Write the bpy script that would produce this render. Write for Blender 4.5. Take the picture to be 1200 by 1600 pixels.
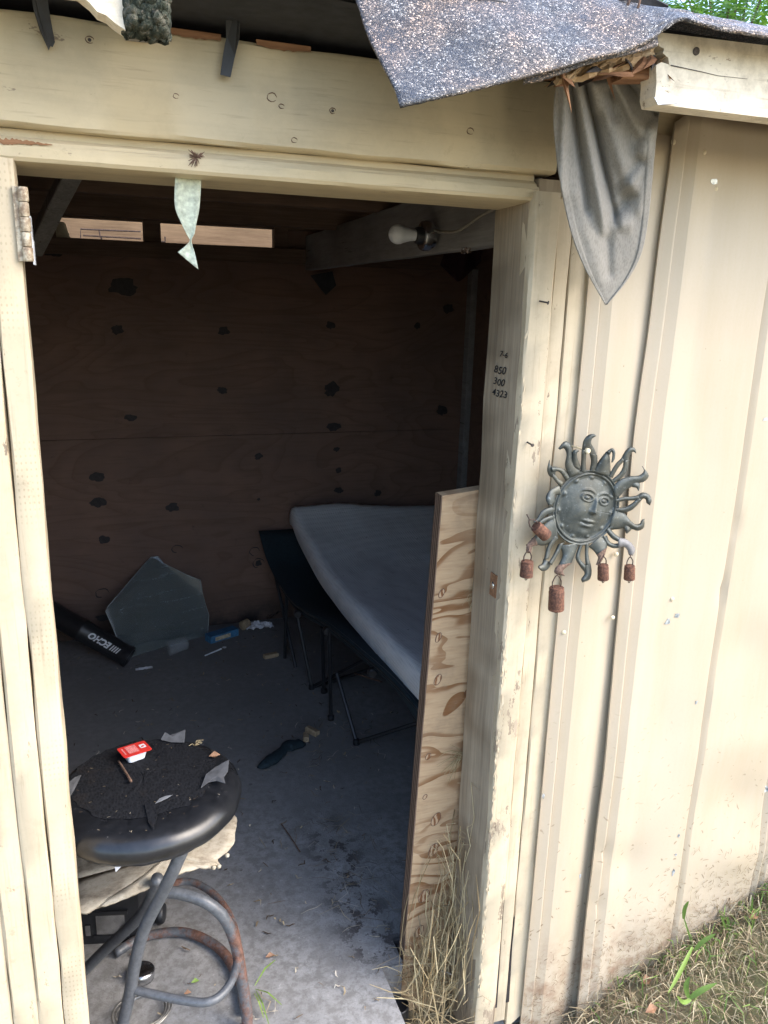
import bpy, bmesh, math, random
from mathutils import Vector, Matrix, noise
from math import radians, sin, cos, pi, exp, sqrt
random.seed(7)
S = bpy.context.scene
for o in list(bpy.data.objects): bpy.data.objects.remove(o)
COL = S.collection

# ------------------------------------------------------------------ camera
FPX = 1235.47
PITCH, YAW, ROLL = radians(15.0465), radians(19.8918), radians(1.66297)
CAM = Vector((0, -1.3, 1.55))
_F = Vector((sin(YAW)*cos(PITCH), cos(YAW)*cos(PITCH), -sin(PITCH)))
_r = Vector((cos(YAW), -sin(YAW), 0)); _u = _r.cross(_F)
_A = _r*cos(ROLL) + _u*sin(ROLL); _B = -_r*sin(ROLL) + _u*cos(ROLL)
cd = bpy.data.cameras.new('camera'); cam = bpy.data.objects.new('camera', cd); COL.objects.link(cam)
cd.sensor_fit = 'HORIZONTAL'; cd.sensor_width = 36; cd.lens = 36*FPX/1200
cd.clip_start = 0.02; cd.clip_end = 500
m = Matrix.Identity(4)
for i in range(3):
    m[i][0] = _A[i]; m[i][1] = _B[i]; m[i][2] = -_F[i]; m[i][3] = CAM[i]
cam.matrix_world = m
S.camera = cam

# ------------------------------------------------------------------ light
SUN_EL, SUN_AZ = radians(42), radians(55)      # azimuth measured from the wall normal (towards -Y) to the right (+X)
W = bpy.data.worlds.new('World'); S.world = W; W.use_nodes = True
nt = W.node_tree; nt.nodes.clear()
sky = nt.nodes.new('ShaderNodeTexSky'); sky.sky_type = 'NISHITA'; sky.sun_disc = False
sky.sun_elevation = SUN_EL; sky.sun_rotation = pi - SUN_AZ
sky.air_density = 1.0; sky.dust_density = 2.0; sky.ozone_density = 1.0
bg = nt.nodes.new('ShaderNodeBackground'); bg.inputs[1].default_value = 0.15
wo = nt.nodes.new('ShaderNodeOutputWorld')
nt.links.new(sky.outputs[0], bg.inputs[0]); nt.links.new(bg.outputs[0], wo.inputs[0])
sl = bpy.data.lights.new('sun', 'SUN'); sl.energy = 0.5; sl.angle = radians(32); sl.color = (1, .92, .80)
sun = bpy.data.objects.new('sun', sl); COL.objects.link(sun)
sdir = Vector((sin(SUN_AZ)*cos(SUN_EL), -cos(SUN_AZ)*cos(SUN_EL), sin(SUN_EL)))   # towards the sun
sun.rotation_euler = sdir.to_track_quat('Z', 'Y').to_euler()
sun.location = (4, -6, 6)
vs = S.view_settings
vs.view_transform = 'Standard'; vs.look = 'None'; vs.exposure = 2.25; vs.gamma = 1; vs.use_curve_mapping = False
S.render.engine = 'CYCLES'
S.cycles.max_bounces = 8; S.cycles.diffuse_bounces = 4; S.cycles.transparent_max_bounces = 12

# ------------------------------------------------------------------ helpers
def ray(px, py):
    return (_F*FPX + _A*(px-600) - _B*(py-800)).normalized()
def at(px, py, Y):                 # survey of the photograph: sight line met with the plane y = Y
    d = ray(px, py); return CAM + d*((Y-CAM.y)/d.y)
def atz(px, py, Z=0.0):            # ... with the level z = Z
    d = ray(px, py); return CAM + d*((Z-CAM.z)/d.z)
def atx(px, py, X):
    d = ray(px, py); return CAM + d*((X-CAM.x)/d.x)
def lin(r, g, b):
    f = lambda v: (v/255/12.92) if v/255 <= .04045 else ((v/255+.055)/1.055)**2.4
    return (f(r), f(g), f(b), 1)
def nz(p, s=1.0): return noise.noise(Vector(p)*s)
def rnd(a, b): return random.uniform(a, b)

WL = {}
class MB:
    def __init__(s): s.v = []; s.f = []
    def add(s, vs, fs):
        k = len(s.v); s.v += [Vector(v) for v in vs]; s.f += [tuple(i+k for i in f) for f in fs]; return s
    def box(s, x0, x1, y0, y1, z0, z1):
        return s.add([(x0,y0,z0),(x1,y0,z0),(x1,y1,z0),(x0,y1,z0),(x0,y0,z1),(x1,y0,z1),(x1,y1,z1),(x0,y1,z1)],
            [(0,3,2,1),(4,5,6,7),(0,1,5,4),(1,2,6,5),(2,3,7,6),(3,0,4,7)])
    def plank(s, p0, p1, w, t, wd, c=.003, n=14, j=.0008, rag0=0, rag1=0):
        """chamfered board from p0 to p1; w along wd, t across; a little uneven"""
        p0, p1 = Vector(p0), Vector(p1); ax = (p1-p0); L = ax.length; ax.normalize()
        wd = Vector(wd); wd = (wd - ax*wd.dot(ax)).normalized(); td = ax.cross(wd)
        a, b = w/2, t/2
        sec = [(-a+c,-b),(a-c,-b),(a,-b+c),(a,b-c),(a-c,b),(-a+c,b),(-a,b-c),(-a,-b+c)]
        vs, fs = [], []; sd = rnd(0, 99)
        for i in range(n+1):
            for k, (u, v) in enumerate(sec):
                l = L*i/n
                if i == 0 and rag0: l += rnd(0, rag0)
                if i == n and rag1: l -= rnd(0, rag1)
                q = p0 + ax*l + wd*(u + j*nz((l*9, k*1.7, sd))*2) + td*(v + j*nz((l*9, k*1.7, sd+31))*2)
                vs.append(q)
        for i in range(n):
            for k in range(8):
                k2 = (k+1) % 8; fs.append((i*8+k, i*8+k2, (i+1)*8+k2, (i+1)*8+k))
        fs.append(tuple(range(7,-1,-1))); fs.append(tuple(n*8+k for k in range(8)))
        return s.add(vs, fs)
    def tube(s, pts, r, n=10, cap=True, closed=False):
        pts = [Vector(p) for p in pts]; N = len(pts)
        rs = r if isinstance(r, (list, tuple)) else [r]*N
        vs, fs = [], []; nrm = None
        for i, p in enumerate(pts):
            if closed: t = pts[(i+1) % N]-pts[i-1]
            else: t = pts[min(i+1, N-1)]-pts[max(i-1, 0)]
            t.normalize()
            if nrm is None:
                nrm = t.cross(Vector((0,0,1)))
                if nrm.length < .05: nrm = t.cross(Vector((0,1,0)))
            nrm = (nrm - t*nrm.dot(t)).normalized(); bn = t.cross(nrm)
            for k in range(n):
                a = 2*pi*k/n; vs.append(p + (nrm*cos(a)+bn*sin(a))*rs[i])
        for i in range(N if closed else N-1):
            i2 = (i+1) % N
            for k in range(n):
                k2 = (k+1) % n; fs.append((i*n+k, i*n+k2, i2*n+k2, i2*n+k))
        if cap and not closed: fs.append(tuple(range(n-1,-1,-1))); fs.append(tuple((N-1)*n+k for k in range(n)))
        return s.add(vs, fs)
    def lathe(s, prof, org, axis=(0,0,1), n=24):
        """prof: list of (radius, height along axis)"""
        ax = Vector(axis).normalized(); u = ax.orthogonal().normalized(); v = ax.cross(u); org = Vector(org)
        vs, fs = [], []
        for r, h in prof:
            for k in range(n):
                a = 2*pi*k/n; vs.append(org + ax*h + (u*cos(a)+v*sin(a))*max(r, 1e-5))
        for i in range(len(prof)-1):
            for k in range(n):
                k2 = (k+1) % n; fs.append((i*n+k, i*n+k2, (i+1)*n+k2, (i+1)*n+k))
        fs.append(tuple(range(n-1,-1,-1))); fs.append(tuple((len(prof)-1)*n+k for k in range(n)))
        return s.add(vs, fs)
    def grid(s, fn, nu, nv):
        vs = [fn(i/nu, k/nv) for k in range(nv+1) for i in range(nu+1)]
        fs = [(k*(nu+1)+i, k*(nu+1)+i+1, (k+1)*(nu+1)+i+1, (k+1)*(nu+1)+i) for k in range(nv) for i in range(nu)]
        return s.add(vs, fs)
    def prism(s, poly, d):
        """polygon of 3-D points pushed along d"""
        n = len(poly); d = Vector(d)
        vs = [Vector(p) for p in poly] + [Vector(p)+d for p in poly]
        fs = [tuple(range(n-1,-1,-1)), tuple(n+k for k in range(n))] + [(k, (k+1) % n, n+(k+1) % n, n+k) for k in range(n)]
        return s.add(vs, fs)
    def ribbon(s, pts, w, nrm):
        pts = [Vector(p) for p in pts]; nrm = Vector(nrm); vs = []; N = len(pts)
        for i, p in enumerate(pts):
            t = (pts[min(i+1, N-1)]-pts[max(i-1, 0)]).normalized(); b = t.cross(nrm)
            b = b.normalized() if b.length > 1e-4 else Vector((1,0,0))
            ww = w*(1 if 0 < i < N-1 else .45)/2
            vs += [p-b*ww, p+b*ww]
        return s.add(vs, [(2*i, 2*i+1, 2*i+3, 2*i+2) for i in range(N-1)])
    def build(s, name, mat, parent=None, smooth=False, solid=0, label=None, cat=None, group=None, kind=None, fix=True, auto=None):
        lo = [min(v[i] for v in s.v) for i in range(3)]; hi = [max(v[i] for v in s.v) for i in range(3)]
        base = Vector(((lo[0]+hi[0])/2, (lo[1]+hi[1])/2, lo[2]))
        me = bpy.data.meshes.new(name); me.from_pydata([v-base for v in s.v], [], s.f)
        if fix:
            bm = bmesh.new(); bm.from_mesh(me); bmesh.ops.recalc_face_normals(bm, faces=bm.faces); bm.to_mesh(me); bm.free()
        if smooth or auto:
            for p in me.polygons: p.use_smooth = True
        if auto: me.set_sharp_from_angle(angle=radians(auto))
        me.materials.append(mat)
        o = bpy.data.objects.new(name, me); COL.objects.link(o); put(o, base, parent)
        if solid:
            md = o.modifiers.new('thickness', 'SOLIDIFY'); md.thickness = solid; md.offset = 0
        tag(o, label, cat, group, kind); return o
def put(o, base, parent):
    WL[o.name] = Vector(base)
    if parent: o.parent = parent; o.location = Vector(base)-WL[parent.name]
    else: o.location = base
def tag(o, label=None, cat=None, group=None, kind=None):
    if label: o['label'] = label
    if cat: o['category'] = cat
    if group: o['group'] = group
    if kind: o['kind'] = kind
    return o
def thing(name, loc, label, cat, group=None):
    o = bpy.data.objects.new(name, None); o.empty_display_size = .05; COL.objects.link(o); put(o, loc, None)
    return tag(o, label, cat, group)
def smooth_path(pts, k=6):
    """Catmull-Rom through the points"""
    P = [Vector(p) for p in pts]; P = [2*P[0]-P[1]] + P + [2*P[-1]-P[-2]]; out = []
    for i in range(1, len(P)-2):
        for j in range(k):
            t = j/k; a, b, c, d = P[i-1], P[i], P[i+1], P[i+2]
            out.append(.5*((2*b)+(c-a)*t+(2*a-5*b+4*c-d)*t*t+(3*b-a-3*c+d)*t**3))
    out.append(P[-2]); return out
def text_mesh(body, size, shear=0, weight=0):
    cu = bpy.data.curves.new('t', 'FONT'); cu.body = body; cu.size = size; cu.shear = shear; cu.offset = weight
    cu.resolution_u = 3
    o = bpy.data.objects.new('t', cu); COL.objects.link(o)
    dg = bpy.context.evaluated_depsgraph_get(); me = bpy.data.meshes.new_from_object(o.evaluated_get(dg))
    vs = [v.co.copy() for v in me.vertices]; fs = [tuple(p.vertices) for p in me.polygons]
    bpy.data.objects.remove(o); bpy.data.curves.remove(cu); bpy.data.meshes.remove(me)
    return vs, fs

# ------------------------------------------------------------------ materials
class N:
    def __init__(s, name):
        s.m = bpy.data.materials.new(name); s.m.use_nodes = True; s.t = s.m.node_tree; s.t.nodes.clear()
        s.out = s.n('OutputMaterial'); s.p = s.n('BsdfPrincipled'); s.t.links.new(s.p.outputs[0], s.out.inputs[0])
        s.g = s.n('NewGeometry'); s.pos = s.g.outputs['Position']; s.island = s.g.outputs['Random Per Island']
    def n(s, t): return s.t.nodes.new('ShaderNode'+t)
    def put(s, sock, v):
        if isinstance(v, bpy.types.NodeSocket): s.t.links.new(v, sock)
        elif v is not None: sock.default_value = v
    def map(s, scale=(1,1,1), rot=(0,0,0), loc=(0,0,0), vec=None):
        n = s.n('Mapping'); s.put(n.inputs['Vector'], vec or s.pos)
        n.inputs['Scale'].default_value = scale; n.inputs['Rotation'].default_value = rot; n.inputs['Location'].default_value = loc
        return n.outputs[0]
    def noise(s, sc, det=3, ro=.55, vec=None, dist=0, col=False):
        n = s.n('TexNoise'); s.put(n.inputs['Vector'], vec or s.pos); n.inputs['Scale'].default_value = sc
        n.inputs['Detail'].default_value = det; n.inputs['Roughness'].default_value = ro; n.inputs['Distortion'].default_value = dist
        return n.outputs[1 if col else 0]
    def vor(s, sc, feat='F1', vec=None, out='Distance', rand=1):
        n = s.n('TexVoronoi'); n.feature = feat; s.put(n.inputs['Vector'], vec or s.pos); n.inputs['Scale'].default_value = sc
        n.inputs['Randomness'].default_value = rand
        return n.outputs[out]
    def wave(s, sc, vec=None, dist=0, axis='X', det=2, dsc=1):
        n = s.n('TexWave'); n.bands_direction = axis; s.put(n.inputs['Vector'], vec or s.pos); n.inputs['Scale'].default_value = sc
        n.inputs['Distortion'].default_value = dist; n.inputs['Detail'].default_value = det; n.inputs['Detail Scale'].default_value = dsc
        return n.outputs[1]
    def ramp(s, f, stops, interp='LINEAR'):
        n = s.n('ValToRGB'); s.put(n.inputs[0], f); e = n.color_ramp.elements; n.color_ramp.interpolation = interp
        while len(e) < len(stops): e.new(.5)
        for k, (p, c) in enumerate(stops):
            e[k].position = p; e[k].color = c if isinstance(c, (tuple, list)) else (c, c, c, 1)
        return n.outputs[0]
    def mix(s, f, a, b, mode='MIX'):
        n = s.n('MixRGB'); n.blend_type = mode; s.put(n.inputs[0], f); s.put(n.inputs[1], a); s.put(n.inputs[2], b); return n.outputs[0]
    def math(s, op, a, b=None, clamp=False):
        n = s.n('Math'); n.operation = op; n.use_clamp = clamp; s.put(n.inputs[0], a)
        if b is not None: s.put(n.inputs[1], b)
        return n.outputs[0]
    def xyz(s, vec=None):
        n = s.n('SeparateXYZ'); s.put(n.inputs[0], vec or s.pos); return n.outputs
    def bump(s, h, st=.3, d=.002, nrm=None):
        n = s.n('Bump'); n.inputs['Strength'].default_value = st; n.inputs['Distance'].default_value = d
        s.put(n.inputs['Height'], h)
        if nrm: s.put(n.inputs['Normal'], nrm)
        return n.outputs[0]
    def fin(s, col, rough=.7, nrm=None, metal=0, spec=.5):
        s.put(s.p.inputs['Base Color'], col); s.put(s.p.inputs['Roughness'], rough); s.put(s.p.inputs['Metallic'], metal)
        s.p.inputs['Specular IOR Level'].default_value = spec
        if nrm: s.put(s.p.inputs['Normal'], nrm)
        return s.m
def plain(name, col, rough=.6, metal=0, var=.25, sc=30, bump=.15, spec=.5):
    n = N(name); f = n.noise(sc, 4, .6)
    a = tuple(c*(1-var) for c in col[:3])+(1,); b = tuple(min(1, c*(1+var)) for c in col[:3])+(1,)
    return n.fin(n.ramp(f, [(.3, a), (.7, b)]), rough, n.bump(f, bump, .002), metal, spec)

CREAM = (.455, .378, .262, 1)
def painted_wood(name, axis='Z', chips=.0, base=CREAM, grain=1.0, grime=1.0):
    n = N(name); st = {'X': (.06,1,1), 'Z': (1,1,.05), 'Y': (1,.06,1)}[axis]
    v = n.map(st); g = n.noise(170, 4, .6, v); g2 = n.noise(42, 3, .5, v, .4); big = n.noise(5, 4, .6)
    col = n.mix(n.ramp(big, [(.35, 0), (.7, .45)]), base, tuple(c*k for c, k in zip(base[:3], (.90, .87, .80)))+(1,))
    col = n.mix(n.ramp(g2, [(.35, .30*grain), (.5, 0)]), col, tuple(c*.72 for c in base[:3])+(1,))
    col = n.mix(n.ramp(g, [(.28, .5*grain), (.42, 0)]), col, (.34, .27, .18, 1))
    # smudges and scuffs
    sm = n.ramp(n.noise(14, 6, .75, n.map((1,1,1), (.3,.2,.5))), [(.47, 0), (.72, .62*grime)])
    col = n.mix(sm, col, (.26, .21, .14, 1))
    cr = n.ramp(n.noise(55, 4, .65, n.map({'X': (.02,1,1), 'Z': (1,1,.018), 'Y': (1,.02,1)}[axis], (0,0,0), (3,5,7))), [(.25, .7), (.31, 0)])
    col = n.mix(cr, col, (.20, .15, .09, 1))
    dr = n.ramp(n.noise(30, 6, .8, n.map((1,1,1), (.5,.1,.9), (2,8,1))), [(.58, 0), (.66, .7*grime)]); col = n.mix(n.math('MULTIPLY', dr, n.ramp(n.noise(4, 3), [(.45, 0), (.6, 1)])), col, (.24,.19,.12,1))
    fl = n.ramp(n.vor(46, vec=n.map((1,1,.6), (.2,.4,.1))), [(.03, .55), (.085, 0)])
    fl = n.math('MULTIPLY', fl, n.ramp(n.noise(9, 2), [(.52, 0), (.62, 1)]))
    col = n.mix(fl, col, (.17, .13, .09, 1))
    h = n.math('ADD', n.math('MULTIPLY', g, .5), n.math('MULTIPLY', g2, .8))
    if chips:
        c = n.ramp(n.noise(21, 6, .78, n.map({'X': (.35,1,1), 'Z': (1,1,.35), 'Y': (1,.35,1)}[axis])), [(.66-chips*.1, 0), (.675-chips*.1, 1)])
        wood = n.ramp(g, [(.3, (.17,.13,.09,1)), (.65, (.42,.34,.25,1))])
        col = n.mix(c, col, wood); h = n.math('SUBTRACT', h, n.math('MULTIPLY', c, 1.2))
    return n.fin(col, .62, n.bump(h, .35, .0012), spec=.35)
def raw_wood(name, axis='Z', a=(.23,.18,.125,1), b=(.44,.36,.26,1), rough=.85):
    n = N(name); st = {'X': (.05,1,1), 'Z': (1,1,.04), 'Y': (1,.05,1)}[axis]; v = n.map(st)
    g = n.noise(150, 5, .65, v, .3); g2 = n.noise(30, 3, .6, v, .8); big = n.noise(4, 4, .6)
    col = n.ramp(n.math('ADD', n.math('MULTIPLY', g, .55), n.math('MULTIPLY', g2, .45)), [(.32, a), (.66, b)])
    col = n.mix(n.ramp(big, [(.4, 0), (.75, .45)]), col, tuple(c*.62 for c in a[:3])+(1,))
    cr = n.ramp(n.noise(60, 3, .6, n.map({'X': (.02,1,1), 'Z': (1,1,.015), 'Y': (1,.02,1)}[axis])), [(.27, .8), (.33, 0)])
    col = n.mix(cr, col, (.07,.05,.035,1))
    sp = n.ramp(n.vor(34), [(.05, .5), (.11, 0)]); col = n.mix(n.math('MULTIPLY', sp, n.ramp(n.noise(7), [(.5, 0), (.6, 1)])), col, (.1,.07,.05,1))
    return n.fin(col, rough, n.bump(n.math('SUBTRACT', g, cr), .5, .0015), spec=.2)
M_beam = painted_wood('painted_beam', 'X', .12, base=(.56,.475,.32,1), grain=1.0, grime=.35)
M_post = painted_wood('painted_post', 'Z', .22, base=(.53,.45,.325,1), grime=.45)
def add_pricks(m):
    t = m.node_tree; p = next(n for n in t.nodes if n.type == 'BSDF_PRINCIPLED'); old = p.inputs['Base Color'].links[0].from_socket
    k = N.__new__(N); k.m = m; k.t = t; k.pos = next(n for n in t.nodes if n.type == 'NEW_GEOMETRY').outputs['Position']
    d = k.ramp(k.vor(1, vec=k.map((150, 0, 95)), rand=.12), [(.14, .42), (.26, 0)]); mk = k.ramp(k.noise(6, 4, .65), [(.48, 0), (.62, 1)])
    k.put(p.inputs['Base Color'], k.mix(k.math('MULTIPLY', d, mk), old, (.22,.17,.10,1))); return m
M_postL = add_pricks(painted_wood('pricked_post', 'Z', .15, base=(.53,.45,.325,1), grime=.45))
M_postR = painted_wood('painted_post_peeling', 'Z', .85, base=(.53,.45,.325,1), grime=.5)
M_fascia = painted_wood('sun_lightened_fascia', 'X', .25, base=(.74,.67,.54,1))  # same cream paint, its base lightened to carry the sun on the fascia
M_reveal = raw_wood('weathered_reveal', 'Z', (.22,.172,.12,1), (.42,.35,.255,1))
M_rafter = raw_wood('aged_joist', 'Y', (.20,.19,.185,1), (.34,.33,.32,1))
M_rafterX = raw_wood('aged_board', 'X', (.09,.06,.045,1), (.20,.135,.10,1))
M_rot = raw_wood('rotten_wood', 'X', (.11,.045,.022,1), (.36,.20,.11,1))
M_break = raw_wood('fresh_break', 'X', (.32,.20,.10,1), (.56,.42,.26,1))

def mk_siding():
    n = N('painted_metal_siding'); z = n.xyz()[2]
    big = n.noise(2.2, 4, .6); fine = n.noise(160, 3, .6)
    col = n.mix(n.ramp(big, [(.35, 0), (.7, .5)]), (.485,.415,.318,1), (.435,.362,.262,1))
    col = n.mix(n.ramp(fine, [(.3, .12), (.5, 0)]), col, (.4,.33,.22,1))
    st = n.ramp(n.noise(9, 6, .75, n.map((1,1,.10))), [(.45, 0), (.70, .45)]); col = n.mix(st, col, (.42,.34,.22,1))
    # grass clippings and mud thrown up by the mower: short dark dashes, dense near the ground
    low = n.ramp(z, [(.0, 1), (.75, 0)])
    tot = None
    for k, (r, sc, th) in enumerate([(.6, 62, .075), (-.9, 55, .07), (2.2, 70, .07), (1.35, 48, .06)]):
        v = n.map((1,1,.30), (0, 0, 0), (k*3.1, 0, k*1.7), n.map((1,.0,1), (0, r, 0)))
        d = n.vor(sc, vec=n.map((1,1,1), vec=n.mix(.02, v, n.noise(24, 2, col=True))), rand=1)
        w = n.ramp(d, [(th, 1), (th+.05, 0)])
        pick = n.ramp(n.noise(17, 2, .5, n.map((1,1,1), (0,0,0), (k*7, 3, 1))), [(.42, 0), (.50, 1)])
        w = n.math('MULTIPLY', w, pick); tot = w if tot is None else n.math('MAXIMUM', tot, w)
    dm = n.math('MULTIPLY', tot, n.math('POWER', low, .8, True), True)
    col = n.mix(n.math('MULTIPLY', dm, .85), col, (.15,.105,.06,1))
    mud = n.math('MULTIPLY', n.ramp(z, [(0, 1), (.16, 0)]), n.ramp(n.noise(18, 5, .75), [(.44, 0), (.66, .8)]))
    col = n.mix(mud, col, (.27,.17,.11,1))
    sp = n.ramp(n.vor(30, vec=n.map((1,0,1))), [(.028, .7), (.06, 0)]); col = n.mix(n.math('MULTIPLY', sp, n.ramp(n.noise(6), [(.5, 0), (.6, 1)])), col, (.2,.16,.1,1))
    h = n.math('ADD', n.math('MULTIPLY', fine, .25), n.math('MULTIPLY', n.noise(7, 2), 1.5))
    return n.fin(col, .46, n.bump(h, .22, .002), spec=.4)
M_siding = mk_siding()
def mk_chip():
    n = N('bare_zinc'); f = n.noise(120, 3); return n.fin(n.ramp(f, [(.35, (.25,.30,.34,1)), (.7, (.72,.76,.80,1))]), .38, n.bump(f, .4, .001), .6)
M_zinc = mk_chip()
def mk_plyface():  # tan and brown veneer bands, the board's own colours
    n = N('plywood_face'); v = n.map((3.4, 1, 9), (0, radians(-16), 0))
    f = n.noise(1.0, 2.2, .45, v, .55)
    band = n.math('FRACT', n.math('MULTIPLY', f, 8.0))
    fine = n.noise(170, 4, .6, n.map((.10, 1, 1), (0, radians(-14), 0)))
    dark = n.ramp(band, [(.0, .0), (.22, .12), (.38, .85), (.60, 1), (.63, .0), (1, .0)])
    soft = n.ramp(n.noise(5, 3), [(.35, .15), (.65, 1)]); dark = n.math('MULTIPLY', dark, soft)
    col = n.mix(dark, (.50,.345,.205,1), (.215,.095,.036,1))
    col = n.mix(n.ramp(fine, [(.25, .55), (.5, 0)]), col, (.30,.18,.10,1))
    col = n.mix(n.ramp(fine, [(.58, 0), (.75, .4)]), col, (.62,.475,.32,1))
    d = n.ramp(n.noise(11, 5, .7), [(.5, 0), (.75, .6)]); col = n.mix(d, col, (.25,.18,.12,1))
    return n.fin(col, .8, n.bump(fine, .45, .001), spec=.2)
M_ply = mk_plyface()
def mk_knot():
    n = N('plywood_patch_knot'); r = n.wave(26, n.map((1,1,.55)), 5, 'X', 2, 3)
    return n.fin(n.ramp(r, [(.2, (.22,.10,.045,1)), (.7, (.50,.34,.21,1))]), .8, n.bump(r, .3, .001), spec=.2)
M_knotply = mk_knot()
def mk_plyedge():
    n = N('plywood_edge'); x = n.wave(36, n.map((1,1,1)), .8, 'Y', 2, 6); f = n.noise(120, 4, .6, n.map((1,1,.05)))
    c = n.ramp(x, [(.3, (.075,.045,.03,1)), (.65, (.24,.16,.115,1))]); c = n.mix(n.ramp(f, [(.35, .5), (.6, 0)]), c, (.05,.035,.025,1))
    return n.fin(c, .9, n.bump(n.math('ADD', x, f), .6, .001), spec=.15)
M_plyedge = mk_plyedge()
def mk_backply():
    n = N('aged_plywood_lining'); f = n.noise(.8, 2.5, .5, n.map((1, 1, 3.6)), .9)
    band = n.math('FRACT', n.math('MULTIPLY', f, 16)); l = n.ramp(band, [(0, 0), (.42, .5), (.5, 1), (.58, 0), (1, 0)])
    fine = n.noise(90, 4, .6, n.map((.06,1,1))); big = n.noise(2.2, 5, .65)
    z = n.xyz()[2]
    col = n.mix(n.ramp(big, [(.35, 0), (.68, 1)]), (.215,.13,.097,1), (.15,.10,.083,1))
    col = n.mix(n.math('MULTIPLY', l, .42), col, (.11,.066,.046,1))
    col = n.mix(n.ramp(fine, [(.3, .5), (.5, 0)]), col, (.12,.08,.058,1))
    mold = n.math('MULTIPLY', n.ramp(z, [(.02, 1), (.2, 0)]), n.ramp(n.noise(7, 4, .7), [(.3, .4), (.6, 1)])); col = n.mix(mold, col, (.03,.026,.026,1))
    spl = n.ramp(n.noise(9, 6, .8, n.map((1,1,1), loc=(4,2,1))), [(.62, 0), (.72, .6)]); col = n.mix(spl, col, (.07,.05,.045,1))
    return n.fin(col, .8, n.bump(fine, .3, .001), spec=.25)
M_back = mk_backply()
M_knot = plain('dark_knot', (.026,.021,.022,1), .7, var=.4, sc=70, bump=.5)
M_knotring = plain('knot_rim', (.17,.11,.07,1), .8, var=.3, sc=70)
def mk_concrete():
    n = N('stained_concrete'); a = n.noise(3.2, 6, .65); b = n.noise(38, 5, .7); c = n.noise(220, 3, .6); y = n.xyz()
    col = n.ramp(a, [(.3, (.20,.198,.196,1)), (.7, (.34,.338,.334,1))])
    col = n.mix(n.ramp(b, [(.40, .75), (.56, 0)]), col, (.165,.16,.152,1))
    col = n.mix(n.ramp(b, [(.62, 0), (.74, .5)]), col, (.52,.515,.50,1))
    col = n.mix(n.ramp(c, [(.3, .35), (.45, 0)]), col, (.10,.095,.09,1))
    # damp black stain beside the plywood, and a grey that deepens towards the back
    dx = n.math('ABSOLUTE', n.math('SUBTRACT', y[0], .56)); st = n.math('MULTIPLY', n.ramp(dx, [(.03, 1), (.14, 0)]), n.ramp(n.noise(19, 6, .78), [(.50, 0), (.56, 1)]))
    st = n.math('MULTIPLY', st, n.ramp(y[1], [(.10, 0), (.2, 1)]))
    st = n.math('MULTIPLY', st, n.ramp(y[1], [(.6, 1), (.95, 0)])); col = n.mix(n.math('MULTIPLY', st, .85), col, (.032,.024,.022,1))
    back_grey = n.math('MULTIPLY', n.ramp(y[1], [(.6, 0), (1.9, .75)]), n.ramp(n.noise(2.6, 5, .6), [(.2, .5), (.6, .9)])); col = n.mix(back_grey, col, (.19,.187,.186,1))
    spots = n.ramp(n.vor(13), [(.055, .8), (.10, 0)]); spots = n.math('MULTIPLY', spots, n.ramp(n.noise(3, 2, .5, n.map(loc=(5,1,0))), [(.5, 0), (.58, 1)])); col = n.mix(spots, col, (.065,.06,.062,1))
    pale = n.ramp(n.vor(46, vec=n.map(loc=(1,2,3))), [(.04, .7), (.07, 0)]); pale = n.math('MULTIPLY', pale, n.ramp(n.noise(6, 2), [(.5, 0), (.58, 1)])); col = n.mix(pale, col, (.48,.46,.43,1))
    return n.fin(col, n.ramp(b, [(.3, .62), (.7, .85)]), n.bump(n.math('ADD', b, c), .35, .0025), spec=.3)
M_conc = mk_concrete()
def mk_shingle():
    n = N('mineral_felt'); v = n.vor(560, out='Color'); d = n.vor(560)
    g = n.xyz(v)[0]; patch = n.noise(11, 4, .6)
    col = n.ramp(g, [(.0, (.018,.021,.031,1)), (.45, (.052,.056,.070,1)), (.7, (.115,.112,.116,1)), (.87, (.27,.26,.25,1)), (.97, (.62,.60,.58,1))])
    warm = n.mix(1, col, (1.45,1.12,.92,1), 'MULTIPLY'); col = n.mix(n.ramp(patch, [(.40, 0), (.58, 1)]), col, warm)
    bald = n.ramp(n.noise(17, 5, .7, n.map(loc=(3,1,2))), [(.54, 0), (.64, .7)]); col = n.mix(bald, col, (.028,.038,.060,1))
    n.p.inputs['Coat Weight'].default_value = .15
    return n.fin(col, n.ramp(g, [(.2, .55), (.9, .22)]), n.bump(n.math('ADD', n.math('MULTIPLY', d, -1.2), g), .9, .002), spec=.6)
M_shingle = mk_shingle()
M_felt = plain('tar_felt', (.018,.019,.023,1), .75, var=.5, sc=40, bump=.3)
M_feltstrip = plain('felt_strip_material', (.014,.016,.020,1), .55, var=.4, sc=60, bump=.3)
def mk_moss():
    n = N('mossy_rot'); a = n.noise(60, 6, .75); b_ = n.noise(190, 4, .7)
    c = n.ramp(a, [(.3, (.018,.022,.018,1)), (.5, (.055,.065,.05,1)), (.72, (.20,.18,.14,1))]); c = n.mix(n.ramp(b_, [(.55, 0), (.7, .6)]), c, (.30,.26,.21,1))
    return n.fin(c, .95, n.bump(n.math('ADD', a, b_), 1, .006), spec=.1)
M_moss = mk_moss()
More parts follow.
